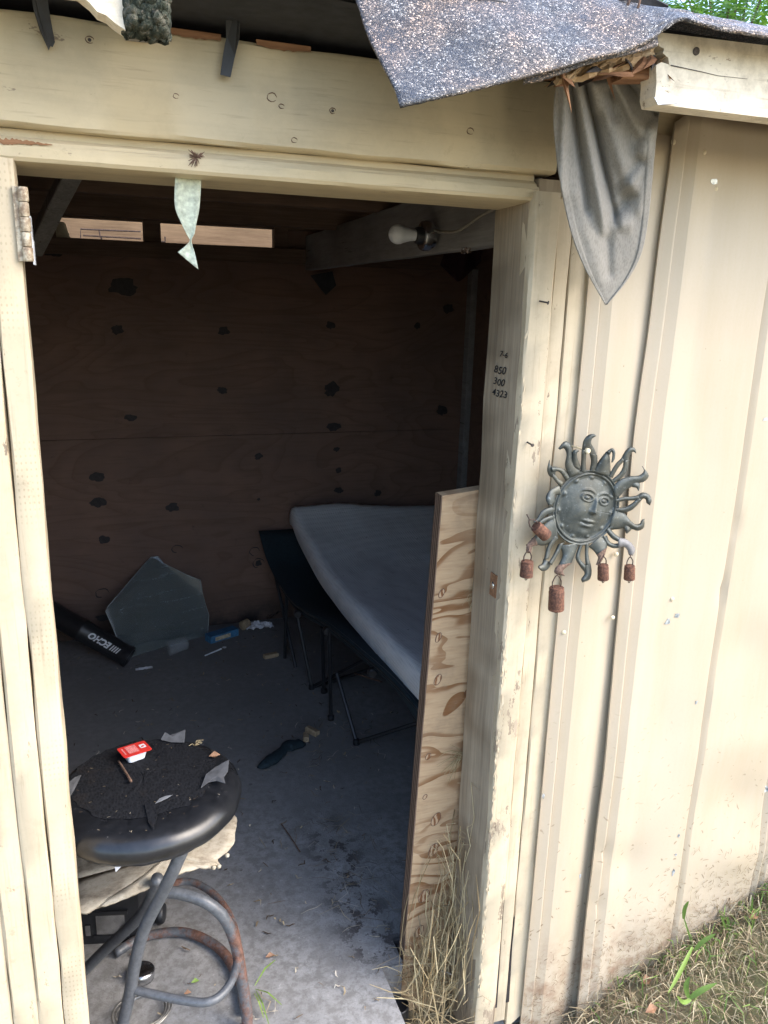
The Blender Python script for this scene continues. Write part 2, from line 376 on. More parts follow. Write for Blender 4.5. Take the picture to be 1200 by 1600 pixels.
def mk_cloth():
    n = N('faded_jersey_cloth'); w = n.noise(420, 2, .6, n.map((1,1,.35))); big = n.noise(13, 5, .65); z = n.xyz()[2]
    col = n.ramp(big, [(.3, (.145,.122,.088,1)), (.7, (.245,.213,.16,1))])
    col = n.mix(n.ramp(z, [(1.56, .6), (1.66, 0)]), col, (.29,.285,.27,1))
    col = n.mix(n.ramp(w, [(.35, .35), (.55, 0)]), col, (.10,.09,.07,1))
    s = n.ramp(n.noise(34, 5, .75), [(.6, 0), (.74, .45)]); col = n.mix(s, col, (.11,.10,.08,1))
    n.p.inputs['Sheen Weight'].default_value = .25
    return n.fin(col, .95, n.bump(w, .25, .0008), spec=.1)
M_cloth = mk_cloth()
def mk_mattress():
    n = N('knit_mattress_cover'); v = n.map((1,1,1), (0,0,radians(-4))); h = n.vor(92, 'SMOOTH_F1', v, rand=.0); big = n.noise(4, 5, .6); s2 = n.noise(24, 5, .75)
    col = n.ramp(big, [(.3, (.66,.67,.68,1)), (.7, (.82,.83,.84,1))])
    col = n.mix(n.ramp(h, [(.1, .5), (.5, 0)]), col, (.40,.41,.43,1))
    col = n.mix(n.ramp(s2, [(.56, 0), (.76, .4)]), col, (.30,.29,.28,1))
    sp = n.ramp(n.vor(19), [(.04, .8), (.075, 0)]); sp = n.math('MULTIPLY', sp, n.ramp(n.noise(5), [(.5, 0), (.56, 1)])); col = n.mix(sp, col, (.06,.06,.06,1))
    return n.fin(col, .9, n.bump(h, .9, .003), spec=.15)
M_matt = mk_mattress()
def mk_sunmetal():
    n = N('patinated_tin'); a = n.noise(28, 5, .7); b = n.noise(11, 4, .6); c = n.noise(150, 3, .6)
    col = n.ramp(a, [(.3, (.030,.038,.038,1)), (.52, (.070,.080,.076,1)), (.8, (.135,.130,.10,1))])
    col = n.mix(n.ramp(b, [(.5, 0), (.72, .5)]), col, (.105,.09,.06,1))
    col = n.mix(n.ramp(c, [(.62, 0), (.72, .5)]), col, (.26,.29,.30,1))
    return n.fin(col, .5, n.bump(n.math('ADD', a, c), .45, .001), .35)
M_sun = mk_sunmetal()
def mk_rust(name, a, b, sc=60, rough=.85):
    n = N(name); f = n.noise(sc, 6, .75); g = n.noise(sc*4, 3, .6)
    return n.fin(n.mix(n.ramp(g, [(.4, .5), (.6, 0)]), n.ramp(f, [(.3, a), (.68, b)]), tuple(c*.5 for c in a[:3])+(1,)), rough, n.bump(n.math('ADD', f, g), .7, .0015), .15)
M_rust = mk_rust('rusted_tin', (.075,.035,.026,1), (.23,.105,.062,1))
M_rustray = mk_rust('rust_tip', (.10,.065,.05,1), (.26,.17,.13,1))
M_wire = mk_rust('rusty_wire', (.05,.035,.03,1), (.12,.075,.055,1))
def mk_steel():
    n = N('scuffed_stool_tube'); f = n.noise(16, 5, .7); g = n.noise(90, 4, .7)
    base = n.ramp(g, [(.35, (.060,.066,.076,1)), (.7, (.105,.113,.125,1))])
    x = n.xyz(); far = n.ramp(n.math('ADD', n.math('MULTIPLY', x[0], 1.6), n.math('MULTIPLY', x[1], .9)), [(.26, 0), (.44, .21)])
    r = n.ramp(n.math('ADD', n.math('MULTIPLY', f, .85), far), [(.56, 0), (.66, 1)])
    rust = n.ramp(g, [(.3, (.055,.028,.02,1)), (.7, (.17,.085,.06,1))])
    return n.fin(n.mix(r, base, rust), n.mix(r, (.42,.42,.42,1), (.85,.85,.85,1)), n.bump(n.math('ADD', g, r), .3, .001), .0, .5)
M_tube = mk_steel()
def mk_vinyl():
    n = N('cracked_black_vinyl'); f = n.noise(60, 4, .6); g = n.noise(9, 4, .6)
    c = n.ramp(f, [(.3, (.007,.008,.010,1)), (.7, (.015,.016,.019,1))]); sc_ = n.ramp(n.noise(38, 6, .8), [(.62, 0), (.72, .4)]); c = n.mix(sc_, c, (.11,.105,.10,1)); dots = n.ramp(n.vor(70), [(.05, .7), (.09, 0)]); c = n.mix(n.math('MULTIPLY', dots, n.ramp(n.noise(12), [(.52, 0), (.6, 1)])), c, (.35,.34,.32,1))
    return n.fin(c, n.ramp(g, [(.3, .24), (.7, .38)]), n.bump(f, .12, .001), spec=.55)
M_vinyl = mk_vinyl()
def mk_seatcloth():
    n = N('bare_seat_weave'); a = n.vor(190, vec=n.map((1,.6,1), (0,0,.5))); b = n.noise(14, 5, .7)
    col = n.ramp(a, [(.1, (.0035,.004,.0055,1)), (.6, (.010,.011,.014,1))]); col = n.mix(n.ramp(b, [(.58, 0), (.75, .5)]), col, (.026,.019,.014,1))
    return n.fin(col, .9, n.bump(n.math('ADD', a, b), .45, .002), spec=.2)
M_seat = mk_seatcloth()
M_flap = plain('torn_vinyl_backing', (.085,.088,.095,1), .7, var=.3, sc=60)
def mk_hide():
    n = N('weathered_board_skin'); f = n.noise(13, 6, .72, n.map((1,1.5,1))); g = n.noise(120, 4, .6)
    col = n.ramp(f, [(.28, (.17,.14,.105,1)), (.48, (.42,.37,.29,1)), (.75, (.60,.55,.45,1))])
    col = n.mix(n.ramp(g, [(.3, .4), (.5, 0)]), col, (.2,.16,.11,1)); return n.fin(col, .9, n.bump(n.math('ADD', f, g), .4, .002), spec=.15)
M_hide = mk_hide()
M_black = plain('black_plastic', (.014,.015,.018,1), .45, var=.3, sc=50, bump=.1)
M_blackfab = plain('dark_green_cot_fabric', (.008,.020,.028,1), .85, var=.35, sc=120, bump=.3)
M_blacktube = plain('black_cot_tube', (.016,.017,.02,1), .38, var=.3, sc=60)
M_white = plain('white_print', (.62,.64,.66,1), .7, var=.12, sc=60)
M_whitepl = plain('white_plastic', (.62,.66,.72,1), .4, var=.08, sc=40, bump=.05)
M_red = plain('red_foil', (.55,.035,.028,1), .35, var=.15, sc=50, bump=.1)
M_tape = plain('pale_green_strip', (.46,.50,.40,1), .7, var=.35, sc=120, bump=.3)
M_paper = plain('crumpled_paper', (.66,.66,.70,1), .85, var=.2, sc=80, bump=.5)
M_blue = plain('blue_carton', (.05,.17,.32,1), .6, var=.35, sc=70)
M_tan = plain('tan_wood_chunk', (.36,.27,.17,1), .85, var=.35, sc=60, bump=.5)
M_brownleaf = plain('dry_leaf', (.30,.17,.10,1), .8, var=.4, sc=60)
M_twig = plain('twig_bark', (.13,.075,.05,1), .85, var=.4, sc=80, bump=.5)
M_bulb = plain('frosted_bulb', (.72,.75,.78,1), .3, var=.04, sc=20, bump=.02)
M_chrome = plain('tarnished_steel', (.55,.56,.58,1), .25, 1, var=.25, sc=40, bump=.1)
M_cord = plain('grey_cord', (.24,.22,.18,1), .6, var=.2, sc=60)
M_hinge = mk_rust('painted_rusty_hinge', (.22,.13,.07,1), (.56,.50,.38,1), 40, .6)
M_nail = mk_rust('nail_steel', (.06,.05,.045,1), (.13,.11,.10,1))
M_screw = plain('painted_screw', (.62,.54,.38,1), .5, var=.2, sc=120)
M_ink = plain('pencil_ink', (.02,.02,.022,1), .8, var=.2)
M_maroon = plain('dark_red_rag', (.035,.012,.016,1), .9, var=.4)
def mk_stem(name, stops, rough=.75):
    n = N(name); c = n.ramp(n.island, stops); n.p.inputs['Subsurface Weight'].default_value = 0
    return n.fin(c, rough, spec=.25)
M_straw = mk_stem('dry_straw', [(0, (.19,.135,.065,1)), (.4, (.34,.26,.14,1)), (.75, (.47,.385,.225,1)), (1, (.26,.20,.12,1))])
M_thatch = mk_stem('dead_grass', [(0, (.10,.07,.045,1)), (.3, (.25,.19,.115,1)), (.6, (.40,.33,.20,1)), (.9, (.50,.43,.29,1)), (1, (.14,.17,.055,1))])
M_green = mk_stem('green_grass', [(0, (.09,.16,.035,1)), (.5, (.15,.24,.05,1)), (1, (.23,.30,.08,1))], .55)
M_bits = mk_stem('floor_bits', [(0, (.05,.035,.025,1)), (.35, (.16,.11,.07,1)), (.7, (.34,.27,.16,1)), (1, (.55,.5,.42,1))])
def mk_leafmat():
    n = N('tree_leaf'); c = n.ramp(n.island, [(0, (.045,.11,.025,1)), (.5, (.085,.19,.04,1)), (1, (.16,.28,.07,1))])
    n.p.inputs['Transmission Weight'].default_value = 0
    tr = n.n('BsdfTranslucent'); n.put(tr.inputs[0], n.mix(1, c, (1.2,1.35,.6,1), 'MULTIPLY')); mx = n.n('MixShader'); mx.inputs[0].default_value = .4
    n.fin(c, .45, spec=.4); n.t.links.new(n.p.outputs[0], mx.inputs[1]); n.t.links.new(tr.outputs[0], mx.inputs[2]); n.t.links.new(mx.outputs[0], n.out.inputs[0]); return n.m
M_leaf = mk_leafmat()
M_bark = plain('tree_bark', (.12,.095,.07,1), .9, var=.4, sc=25, bump=.8)
def mk_ground():
    n = N('yard_soil'); a = n.noise(1.1, 5, .6); b = n.noise(40, 5, .7)
    c = n.ramp(a, [(.35, (.30,.235,.15,1)), (.55, (.32,.27,.16,1)), (.75, (.19,.20,.09,1))]); c = n.mix(n.ramp(b, [(.4, .6), (.6, 0)]), c, (.06,.042,.028,1))
    return n.fin(c, .95, n.bump(b, .8, .01), spec=.15)
M_ground = mk_ground()
def mk_dustglass():
    n = N('dusty_acrylic'); f = n.noise(7, 6, .7); g = n.noise(160, 3, .6)
    tr = n.n('BsdfTransparent'); tr.inputs[0].default_value = (.82,.87,.88,1)
    mx = n.n('MixShader'); sc = n.ramp(n.wave(2.2, n.map((.4,1,3), (0,.5,0)), 9, 'Z', 4, 2), [(.0, .10), (.08, 0)])
    n.put(mx.inputs[0], n.math('ADD', n.ramp(f, [(.3, .30), (.7, .62)]), sc)); n.fin(n.ramp(g, [(.3, (.15,.175,.18,1)), (.7, (.24,.265,.27,1))]), .22, spec=.6)
    n.t.links.new(tr.outputs[0], mx.inputs[1]); n.t.links.new(n.p.outputs[0], mx.inputs[2]); n.t.links.new(mx.outputs[0], n.out.inputs[0]); return n.m
M_acryl = mk_dustglass()
def mk_glass():
    n = N('clear_plastic'); tr = n.n('BsdfTransparent'); tr.inputs[0].default_value = (.93,.95,.96,1); mx = n.n('MixShader'); mx.inputs[0].default_value = .22
    n.fin((.6,.64,.67,1), .12, spec=.8); n.t.links.new(tr.outputs[0], mx.inputs[1]); n.t.links.new(n.p.outputs[0], mx.inputs[2]); n.t.links.new(mx.outputs[0], n.out.inputs[0]); return n.m
M_glass = mk_glass()
M_yardply = raw_wood('yard_board', 'X', (.12,.075,.042,1), (.25,.165,.095,1))

# ================================================================== SETTING
def gz(x, y):
    r = -.17 + max(0, min(1, (x-.93)/.75))*.31
    k = max(0, min(1, (.045-y)/.04)); r = -.17 + (r+.17)*k
    far = max(0, min(1, (-y-.9)/2.0)); r = r*(1-far) + -.12*far
    return r + .012*nz((x*3, y*3, 0)) + .05*nz((x*.3, y*.3, 4))*min(1, (abs(x)+abs(y))/6)
gx = sorted(set([-150,-80,-40,-20,-10,-6,-4,-3,-2] + [round(-1.5+.06*i, 3) for i in range(66)] + [3,4,6,10,20,40,80,150]))
gy = sorted(set([-150,-80,-40,-20,-10,-6,-4,-3] + [round(-2.4+.06*i, 3) for i in range(40)] + [.005,.045,.3,1,2,3,4,6,10,20,40,80,150]))
g = MB(); nx = len(gx)
g.add([(x, y, gz(x, y)) for y in gy for x in gx], [(j*nx+i, j*nx+i+1, (j+1)*nx+i+1, (j+1)*nx+i) for j in range(len(gy)-1) for i in range(nx-1)])
g.build('ground', M_ground, smooth=True, kind='structure')
f = MB()
def slab(x0, x1, y0, y1, nu, nv, drop=0):
    f.grid(lambda u, v: Vector((x0+u*(x1-x0), y0+v*(y1-y0), .003*nz(((x0+u*(x1-x0))*2.2, (y0+v*(y1-y0))*2.1, 2)) - drop*(1-v)**6)), nu, nv)
    f.box(x0, x1, y0, y1, -.19, -.006-drop)
# the slab stops short of the right jamb: a soil-filled slot is left there
slab(-.98, 1.74, .225, 2.372, 40, 34); slab(-.14, .552, -.10, .150, 14, 8, .012); slab(-.14, .606, .150, .225, 14, 3); slab(-.98, -.14, .012, .225, 10, 4); slab(.742, 1.74, .05, .225, 12, 4)
f.build('concrete_floor', M_conc, smooth=False, kind='structure', fix=False)

# ================================================================== THE SHED
shed = thing('shed', (0, 0, 0), 'old cream painted garden shed with open doorway and torn roof edge', 'shed')
# --- header beam and door head
b = MB(); b.plank((-1.2, .021, 1.840), (.771, .021, 1.840), .143, .042, (0,0,1), c=.005, n=60, j=.0016)
hb = b.build('header_beam', M_beam, shed, auto=40)
for (px0, px1, py, h) in [(265, 345, 50, .006), (400, 485, 72, .005)]:
    p, q = at(px0, py, -.001), at(px1, py+(px1-px0)*.13, -.001); s = MB(); vs = []
    n_ = 12
    for i in range(n_+1):
        c_ = p.lerp(q, i/n_); t_ = h*(.4+.6*sin(pi*i/n_))*rnd(.5, 1.1)
        vs.append((c_, t_))
    s.add([(c_.x, -.004, 1.9085-t_) for c_, t_ in vs]+[(c_.x, -.004, 1.9145) for c_, t_ in vs]+[(c_.x, .006, 1.9145) for c_, t_ in vs],
          [(i, i+1, n_+2+i, n_+1+i) for i in range(n_)]+[(n_+1+i, n_+2+i, 2*n_+3+i, 2*n_+2+i) for i in range(n_)])
    s.build('splinter', M_rot, hb)
# door head: a stop, a cove and a thin strip
prof = [(.042,1.768),(.026,1.768),(.024,1.758),(.014,1.752),(.012,1.7475),(.006,1.7465),(.004,1.742),(.004,1.729),(.008,1.724),(.016,1.722),(.05,1.7205),(.13,1.7195),(.13,1.768)]
b = MB(); n_ = 70; vs = []
for i in range(n_+1):
    x = -1.2+i/n_*(.742+1.2)
    for k, (y, z) in enumerate(prof): vs.append((x, y+.0012*nz((x*8, k, 3)), z+.0012*nz((x*8, k, 9))))
K = len(prof)
b.add(vs, [(i*K+k, i*K+(k+1) % K, (i+1)*K+(k+1) % K, (i+1)*K+k) for i in range(n_) for k in range(K)]+[tuple(range(K)), tuple(n_*K+k for k in range(K))])
b.build('door_head', M_beam, shed, auto=25)
b = MB(); b.plank((.748, .03, 1.742), (.80, .03, 1.742), .04, .03, (0,0,1), c=.002, n=3); b.build('head_block', M_reveal, shed)
# wasp-eaten dark clot on the door head
b = MB(); c0 = at(308, 246, .0)
for i in range(60):
    d = Vector((rnd(-1,1), rnd(-.5,.2), rnd(-1,1))); p = c0+Vector((0,.006,0)); b.ribbon([p, p+d*.006, p+d*.013+Vector((0,0,-.002))], .0016, (0,1,0))
b.build('spider_nest', M_twig, shed, kind='stuff')
random.seed(3); q = []
for i in range(30):
    t = i/29; q.append(at(-14+96*t, 217+9*t-rnd(.5, 5)*(1-t**3), .0032))
for i in range(30):
    t = 1-i/29; q.append(at(-14+96*t, 219+8*t+rnd(.5, 6)*(1-t**2), .0032))
b = MB(); b.prism(q, (0,-.0006,0)); b.build('rotten_patch', M_rot, shed)
# --- left door post: strips side by side
cuts = [(-.133, -.094, 1.727, -.012), (-.176, -.1345, 1.73, -.012), (-.219, -.1775, 1.73, -.010), (-.30, -.2205, 1.73, -.008)]
for k, (x0, x1, top, yf) in enumerate(cuts):
    d = .046 if k == 0 else .035
    b = MB(); b.plank(((x0+x1)/2, yf+d/2, -.15), ((x0+x1)/2, yf+d/2, top), x1-x0, d, (1,0,0), c=.004, n=40, j=.0014, rag1=.004)
    pst = b.build('door_post' if k == 0 else 'post_strip', M_postL if k == 0 else M_post, shed, auto=40)
    if k == 0: lpost = pst
# hinge
hz0, hz1 = 1.588, 1.688
b = MB(); b.box(-.0985, -.0915, -.0165, -.0125, hz0, hz1); hg = b.build('hinge', M_hinge, shed, label='rusty painted hinge on the left door post')
for k in range(5):
    z0 = hz0+k*(hz1-hz0)/5; b = MB(); rr = .0068 if k % 2 else .0075
    b.lathe([(rr*.9,0),(rr,.0015),(rr,.0175),(rr*.9,.019)], (-.0855, -.017, z0), n=14); b.build('knuckle', M_hinge, hg, auto=40)
b = MB(); b.box(-.0805, -.0785, -.014, .012, hz0+.03, hz0+.062); b.box(-.0795, -.0775, -.014, .012, hz0-.004, hz0+.03); b.build('hinge_leaf', M_whitepl, hg)
# --- right door post with weathered reveal, peeling front, trim strips
RX = .729
b = MB(); b.plank((RX+.011, .076, -.15), (RX+.011, .076, 1.735), .022, .134, (1,0,0), c=.003, n=40, j=.0012); rv = b.build('post_reveal', M_reveal, shed, auto=40)
b = MB(); b.plank((.755, .013, -.15), (.755, .013, 1.741), .051, .043, (1,0,0), c=.004, n=60, j=.0014, rag1=.006); rp = b.build('door_post', M_postR, shed, auto=40)
b = MB(); b.plank((.7985, .019, -.09), (.7985, .019, 1.736), .0300, .034, (1,0,0), c=.002, n=60, j=.0010, rag1=.008); b.build('post_strip', M_post, shed, auto=40)
b = MB(); b.plank((.839, .020, -.12), (.839, .020, 1.78), .045, .036, (1,0,0), c=.002, n=60, j=.0010, rag0=.05); b.build('post_strip', M_post, shed, auto=40)
# broken corner at the top of the post strip and splits at the foot
b = MB(); c0 = at(852, 318, -.003); b.box(c0.x-.006, c0.x+.008, -.004, .004, c0.z-.012, c0.z+.008); b.build('broken_corner', M_rot, rp)
b = MB(); c0 = at(858, 355, -.002); b.box(c0.x-.004, c0.x+.004, -.003, .004, c0.z-.01, c0.z+.01); b.build('broken_corner', M_rot, rp)
for (x, z1, w, yy) in [(.7820, .26, .0020, -.004), (.8150, .20, .0030, .001)]:
    b = MB(); b.prism([(x-w, yy, -.04), (x+w*1.6, yy, -.04), (x+w*.8, yy, z1*.3), (x+w*.2, yy, z1*.6), (x-w*.1, yy, z1), (x-w*.5, yy, z1*.5)], (0, .004, 0)); b.build('split', M_knot, rp)
# paint-peel flakes along the corner
b = MB()
for i in range(150):
    z = rnd(.05, 1.5)**1.0 * (.6 if i % 2 else 1); x = RX+.0015+rnd(-.001, .006)
    q = Vector((x, -.0085-rnd(0, .003), z)); s = rnd(.002, .006)
    b.add([q+Vector((rnd(-1,1)*s*.5, rnd(-.3,.2)*s, -s*rnd(1,3))), q+Vector((s*.6, rnd(-.4,.0)*s, 0)), q+Vector((rnd(-1,1)*s*.4, rnd(-.3,.2)*s, s*rnd(1,3))), q+Vector((-s*.5, rnd(-.4,.2)*s, rnd(-1,1)*s))], [(0,1,2,3)])
b.build('paint_flakes', M_post, rp, kind='stuff')
# strike mortise
p0, p1 = atx(769, 890, RX-.001), atx(786, 936, RX-.001)
b = MB(); b.box(RX-.002, RX+.002, .034, .060, .972, 1.02); mo = b.build('strike_mortise', M_rot, rv)
b = MB(); b.lathe([(.008,0),(.008,.002),(.006,.0035)], (RX-.002, .047, .996), (-1,0,0), 14); b.build('latch_hole', M_chrome, mo)
# pencilled numbers
for body, px, py, sz in [('7-6', 780, 557, .015), ('850', 771, 582, .020), ('300', 770, 600, .019), ('4323', 768, 617, .019)]:
    vs, fs = text_mesh(body, sz, .2, .00025); p = atx(px, py, RX-.0026)
    b = MB(); b.add([(RX-.0026, p.y-v.x*1.65, p.z+v.y*1.0+.001*sin(v.x*260)) for v in vs], fs); b.build('pencilled_number', M_ink, rv, fix=False)
# nails
for (px, py, dx) in [(840, 469, .006), (824, 690, .001)]:
    p = at(px, py, -.009); b = MB(); q = p+Vector((dx*2, -.016, -.004))
    b.tube([p+Vector((0,.01,0)), q], .0016, 6); b.lathe([(.0036,0),(.0034,.0012)], q, (q-p), 10); b.build('nail', M_nail, rp)
for (px, py) in [(72, 168), (520, 173), (140, 62)]:
    p = at(px*1., py*1., -.0005); b = MB(); b.lathe([(.0028,0),(.002,.0008)], p+Vector((0,.001,0)), (0,-1,0), 8); b.build('nail_head', M_nail, hb)
for px, py, r in ((140,62,.0055),(425,152,.0075),(440,166,.004),(460,219,.0045),(735,205,.006),(275,150,.004),(520,173,.005)):
    p = at(px, py, -.0006); b = MB(); b.tube([p+Vector((cos(.5*i)*r*(1+.25*nz((i*.6,px,1))), 0, sin(.5*i)*r*.8*(1+.25*nz((i*.6,py,3))))) for i in range(12)], [.0002+.0006*abs(sin(i*.6)) for i in range(12)], 5); b.build('knot_ring', M_twig, hb)
# --- siding sheets (profile: flats with pressed grooves)
def groove(x, g0, w=.019, d=.008):
    t = x-g0
    if t < -.003 or t > w: return 0
    if t < 0: return -d*(t+.003)/.003
    return -d*(1-t/w)
def wob(x, z): return (-.014*exp(-((z-1.30)/.38)**2)+.005*exp(-((z-.55)/.2)**2)+.0025*nz((z*5, 3, 3)))*max(0, 1-(x-1.0)/.075)
def sheet(name, x0, x1, zb, zt, hfun, nxs, nzs, extra=(), wavy=False):
    xs = sorted(set([x0+(x1-x0)*i/nxs for i in range(nxs+1)]+[e for e in extra if x0 < e < x1]))
    b = MB(); n_ = len(xs); vs = []
    for j in range(nzs+1):
        for x in xs:
            t = j/nzs; z = zb(x)+(zt(x)-zb(x))*t
            h = hfun(x, z)+.0022*nz((x*4, z*3, 1))+.0012*nz((x*11, z*9, 5))
            vs.append((x+(wob(x, z) if wavy else 0), -h, z))
    b.add(vs, [(j*n_+i, j*n_+i+1, (j+1)*n_+i+1, (j+1)*n_+i) for j in range(nzs) for i in range(n_-1)])
    return b.build(name, M_siding, shed, auto=22, solid=.0012)
def ge(*gs): return [e for g0 in gs for e in (g0-.0031, g0-.003, g0, g0+.0005, g0+.0185, g0+.019, g0+.0195)]
def h1(x, z):
    h = .006 + groove(x, .8555, .0235) + groove(x, .8840, .0235)
    k = max(0, min(1, (x-.925)/.08)); low = max(0, min(1, (1.0-z)/.7)); return h - k*k*(.006+.013*low)
def h2(x, z):
    h = .012 + groove(x, 1.0035, .0235) + groove(x, 1.0320, .0235)
    h -= .006*max(0, min(1, (x-1.06)/.05))
    h += groove(x, 1.268, .017) + groove(x, 1.505) + groove(x, 1.529) + groove(x, 1.78)
    for (dx, dz, a, sx, sz) in [(1.16, .62, -.005, .06, .10), (1.40, 1.25, .005, .10, .16), (1.15, 1.30, -.004, .06, .12), (1.36, .80, -.006, .07, .06), (1.18, .10, .006, .07, .06), (1.10, .28, -.008, .05, .05), (1.42, .38, -.012, .10, .07), (1.44, .22, .010, .10, .05), (1.40, .55, .006, .12, .06), (1.03, .33, -.007, .02, .012), (1.03, .19, -.006, .02, .012), (1.27, .95, -.006, .012, .02), (1.12, 1.72, -.004, .05, .08), (1.28, 1.1, -.007, .01, .02)]:
        h += a*exp(-((x-dx)/sx)**2-((z-dz)/sz)**2)
    if z < .25: h += .006*max(0, (.25-z)/.25)*max(0, (1.06-x)/.06)
    return h
s1 = sheet('siding_sheet', .852, 1.07, lambda x: -.20, lambda x: 1.85, h1, 30, 60, [e for g0 in (.8555, .8840) for e in (g0-.0031, g0-.003, g0, g0+.0005, g0+.023, g0+.0235, g0+.024)])
s2 = sheet('siding_sheet', 1.0, 1.90, lambda x: -.21, lambda x: 1.868+.022*min(1, max(0, (x-1.0)/.03))+.004*sin(x*9), h2, 110, 90, ge(1.268, 1.505, 1.529, 1.78)+[e for g0 in (1.0035, 1.0320) for e in (g0-.0031, g0-.003, g0, g0+.0005, g0+.023, g0+.0235, g0+.024)], True)
sheet('siding_sheet', -1.2, -.30, lambda x: -.19, lambda x: 1.768, lambda x, z: sum(groove(x, g0) for g0 in (-1.0, -.75, -.5)), 60, 30, ge(-1.0, -.75, -.5))
# upper frieze board behind the sheets, seen under the eave
b = MB(); b.plank((.775, .03, 1.88), (1.90, .03, 1.88), .14, .03, (0,0,1), c=.003, n=30); b.build('frieze_board', M_beam, shed, auto=40)
# screws and bare-metal chips on the sheets
def on_sheet(px, py, fn):
    p = at(px, py, 0)
    for _ in range(4): p = at(px, py, -fn(p.x, p.z))
    return p
for px, py, fn in [(1052, 222, h2), (1100, 238, h2), (963, 866, h2), (957, 965, h2), (881, 988, h1), (1050, 936, h2), (1118, 295, h2)]:
    p = on_sheet(px, py, fn); b = MB(); b.lathe([(.0050,-.001),(.0050,.0012),(.0030,.0032),(.0006,.0036)], p, (0,-1,0), 12); b.build('screw', M_screw, s2 if fn is h2 else s1, auto=40)
chips = [(1058, 962, .008, .007), (1043, 972, .008, .008), (1115, 284, .010, .006), (848, 1243, .004, .007), (1052, 1362, .0045, .011), (1056, 1335, .0035, .005), (1060, 1305, .004, .005), (1195, 655, .008, .004), (906, 1368, .003, .008), (1088, 1097, .004, .005), (1196, 1232, .010, .010)]
for px, py, a, c_ in chips:
    fn = h1 if px < 906 else h2; p = on_sheet(px, py, fn); b = MB(); k = 11; pl = []
    for i in range(k):
        an = 2*pi*i/k; r = rnd(.55, 1.15); x, z = p.x+cos(an)*a*r, p.z+sin(an)*c_*r; pl.append((x, -fn(x, z)-.0022*nz((x*4, z*3, 1))-.0012*nz((x*11, z*9, 5))-.0011, z))
    b.prism(pl, (0, -.0005, 0)); b.build('paint_chip', M_zinc, s1 if px < 906 else s2)
# --- fascia: right length with a broken end, left stub with a rotted core
FY = -.25
def crack_board(pts_front, y0, y1, name, mat):
    b = MB(); b.prism([(x, y0, z) for x, z in pts_front], (0, y1-y0, 0)); return b.build(name, mat, shed)
def p2(px, py, Y=FY): p = at(px, py, Y); return (p.x, p.z)
top_z = .0
e = [p2(1027,163), p2(1024,150), p2(1026,128), p2(1025,102), p2(1033,97), p2(1046,101), p2(1044,90), p2(1036,83), p2(1038,76), p2(1030,72), p2(1026,60), p2(1027,50)]
zt_ = p2(1100, 54)[1]; zb_ = p2(1100, 172)[1]
fr = [(1.95, zb_), *[(1.95-.0, zt_)][:1]] if False else None
poly = e + [(1.0, zt_+.001), (1.95, zt_)] + [(1.95, zb_), (1.0, zb_+.001)]
fb = crack_board(poly, FY, FY+.036, 'fascia_board', M_fascia)
p = at(1088, 80, FY-.001); b = MB(); b.lathe([(.0055,-.002),(.0055,.0008),(.004,.0014)], p, (0,-1,0), 12); b.build('nail_head', M_nail, fb)
# long crack
b = MB(); a0 = [at(x, y, FY-.0008) for x, y in ((1048,101),(1075,107),(1098,112),(1122,118),(1168,123))]
for i in range(4): b.add([a0[i], a0[i+1], a0[i+1]+Vector((0,0,-.0011*(1-i/5))), a0[i]+Vector((0,0,-.0016*(1-i/5)))], [(0,1,2,3)])
b.build('crack', M_knot, fb)
b = MB(); q0, q1 = at(1022, 152, FY-.004), at(1058, 160, FY-.006)
b.add([q0, q1+Vector((0,0,.004)), q1+Vector((0,-.004,-.002)), q0+Vector((.006,-.003,-.010)), q0+Vector((.02,-.006,-.008))], [(0,1,2,4,3)]); b.build('peeling_paint', M_whitepl, fb, solid=.001)
stub = [p2(-70,-60), p2(195,-60), p2(197,5), p2(192,28), p2(196,47), p2(180,36), p2(166,24), p2(152,18), p2(140,4), p2(120,-12), p2(60,-20), p2(10,-24), p2(-40,-40)]
fs_ = crack_board(stub, FY, FY+.03, 'fascia_stub', M_fascia)
b = MB(); b.plank((.078, -.222, 1.905), (.078, .0, 1.9035), .024, .034, (0,0,1), c=.002, n=5, rag0=.004); b.build('rafter_tail', M_rafter, shed)
# rotted core: lumpy slab
b = MB(); c0 = [at(196, 47, FY), at(262, 58, FY), at(262, -60, FY), at(190, -60, FY)]
def core(u, v):
    p = c0[0].lerp(c0[1], u).lerp(c0[3].lerp(c0[2], u), v); e_ = min(u, 1-u, v*1.0+.02)
    return p+Vector((.006*nz((u*9, v*12, 1)) if u in (0, 1) else 0, .016-.020*min(1, e_*6)+.012*nz((u*9, v*14, 3))+.006*nz((u*25, v*30, 3)), .005*nz((u*16, 2, 5)) if v < .02 else 0))
b.grid(core, 60, 80); b.build('rotted_core', M_moss, fs_, solid=.012, smooth=True)
# --- roof: boards under felt, resting on joists
def rz(y): return 1.918 - .012*(y+.3)
k = 0; y = -.211
while y < 2.75:
    w = .137
    if y < -.02: x0 = .80
    else: x0 = -1.25
    y2 = y+w
    b = MB(); b.plank((x0, y+w/2, rz(y+w/2)+.006), (1.96, y+w/2, rz(y+w/2)+.006), w, .012, (0,1,0), c=.002, n=12, rag0=.05 if y < 0 else 0); b.build('roof_board', M_rafterX, shed)
    if y < -.02:
        b = MB(); b.plank((-1.25, y+w/2, rz(y+w/2)+.006), (-.10-rnd(0, .1), y+w/2, rz(y+w/2)+.006), w, .012, (0,1,0), c=.002, n=12, rag1=.05); b.build('roof_board', M_rafterX, shed)
    y += w+.004
def felt(u, v):
    x = -1.27+u*3.25; y = -.235+v*3.01
    if v == 0 and -.05 < x < .36: y += .10+.04*nz((x*20, 1, 1))
    return Vector((x, y, rz(y)+.0145+.001*nz((x*5, y*5, 1))))
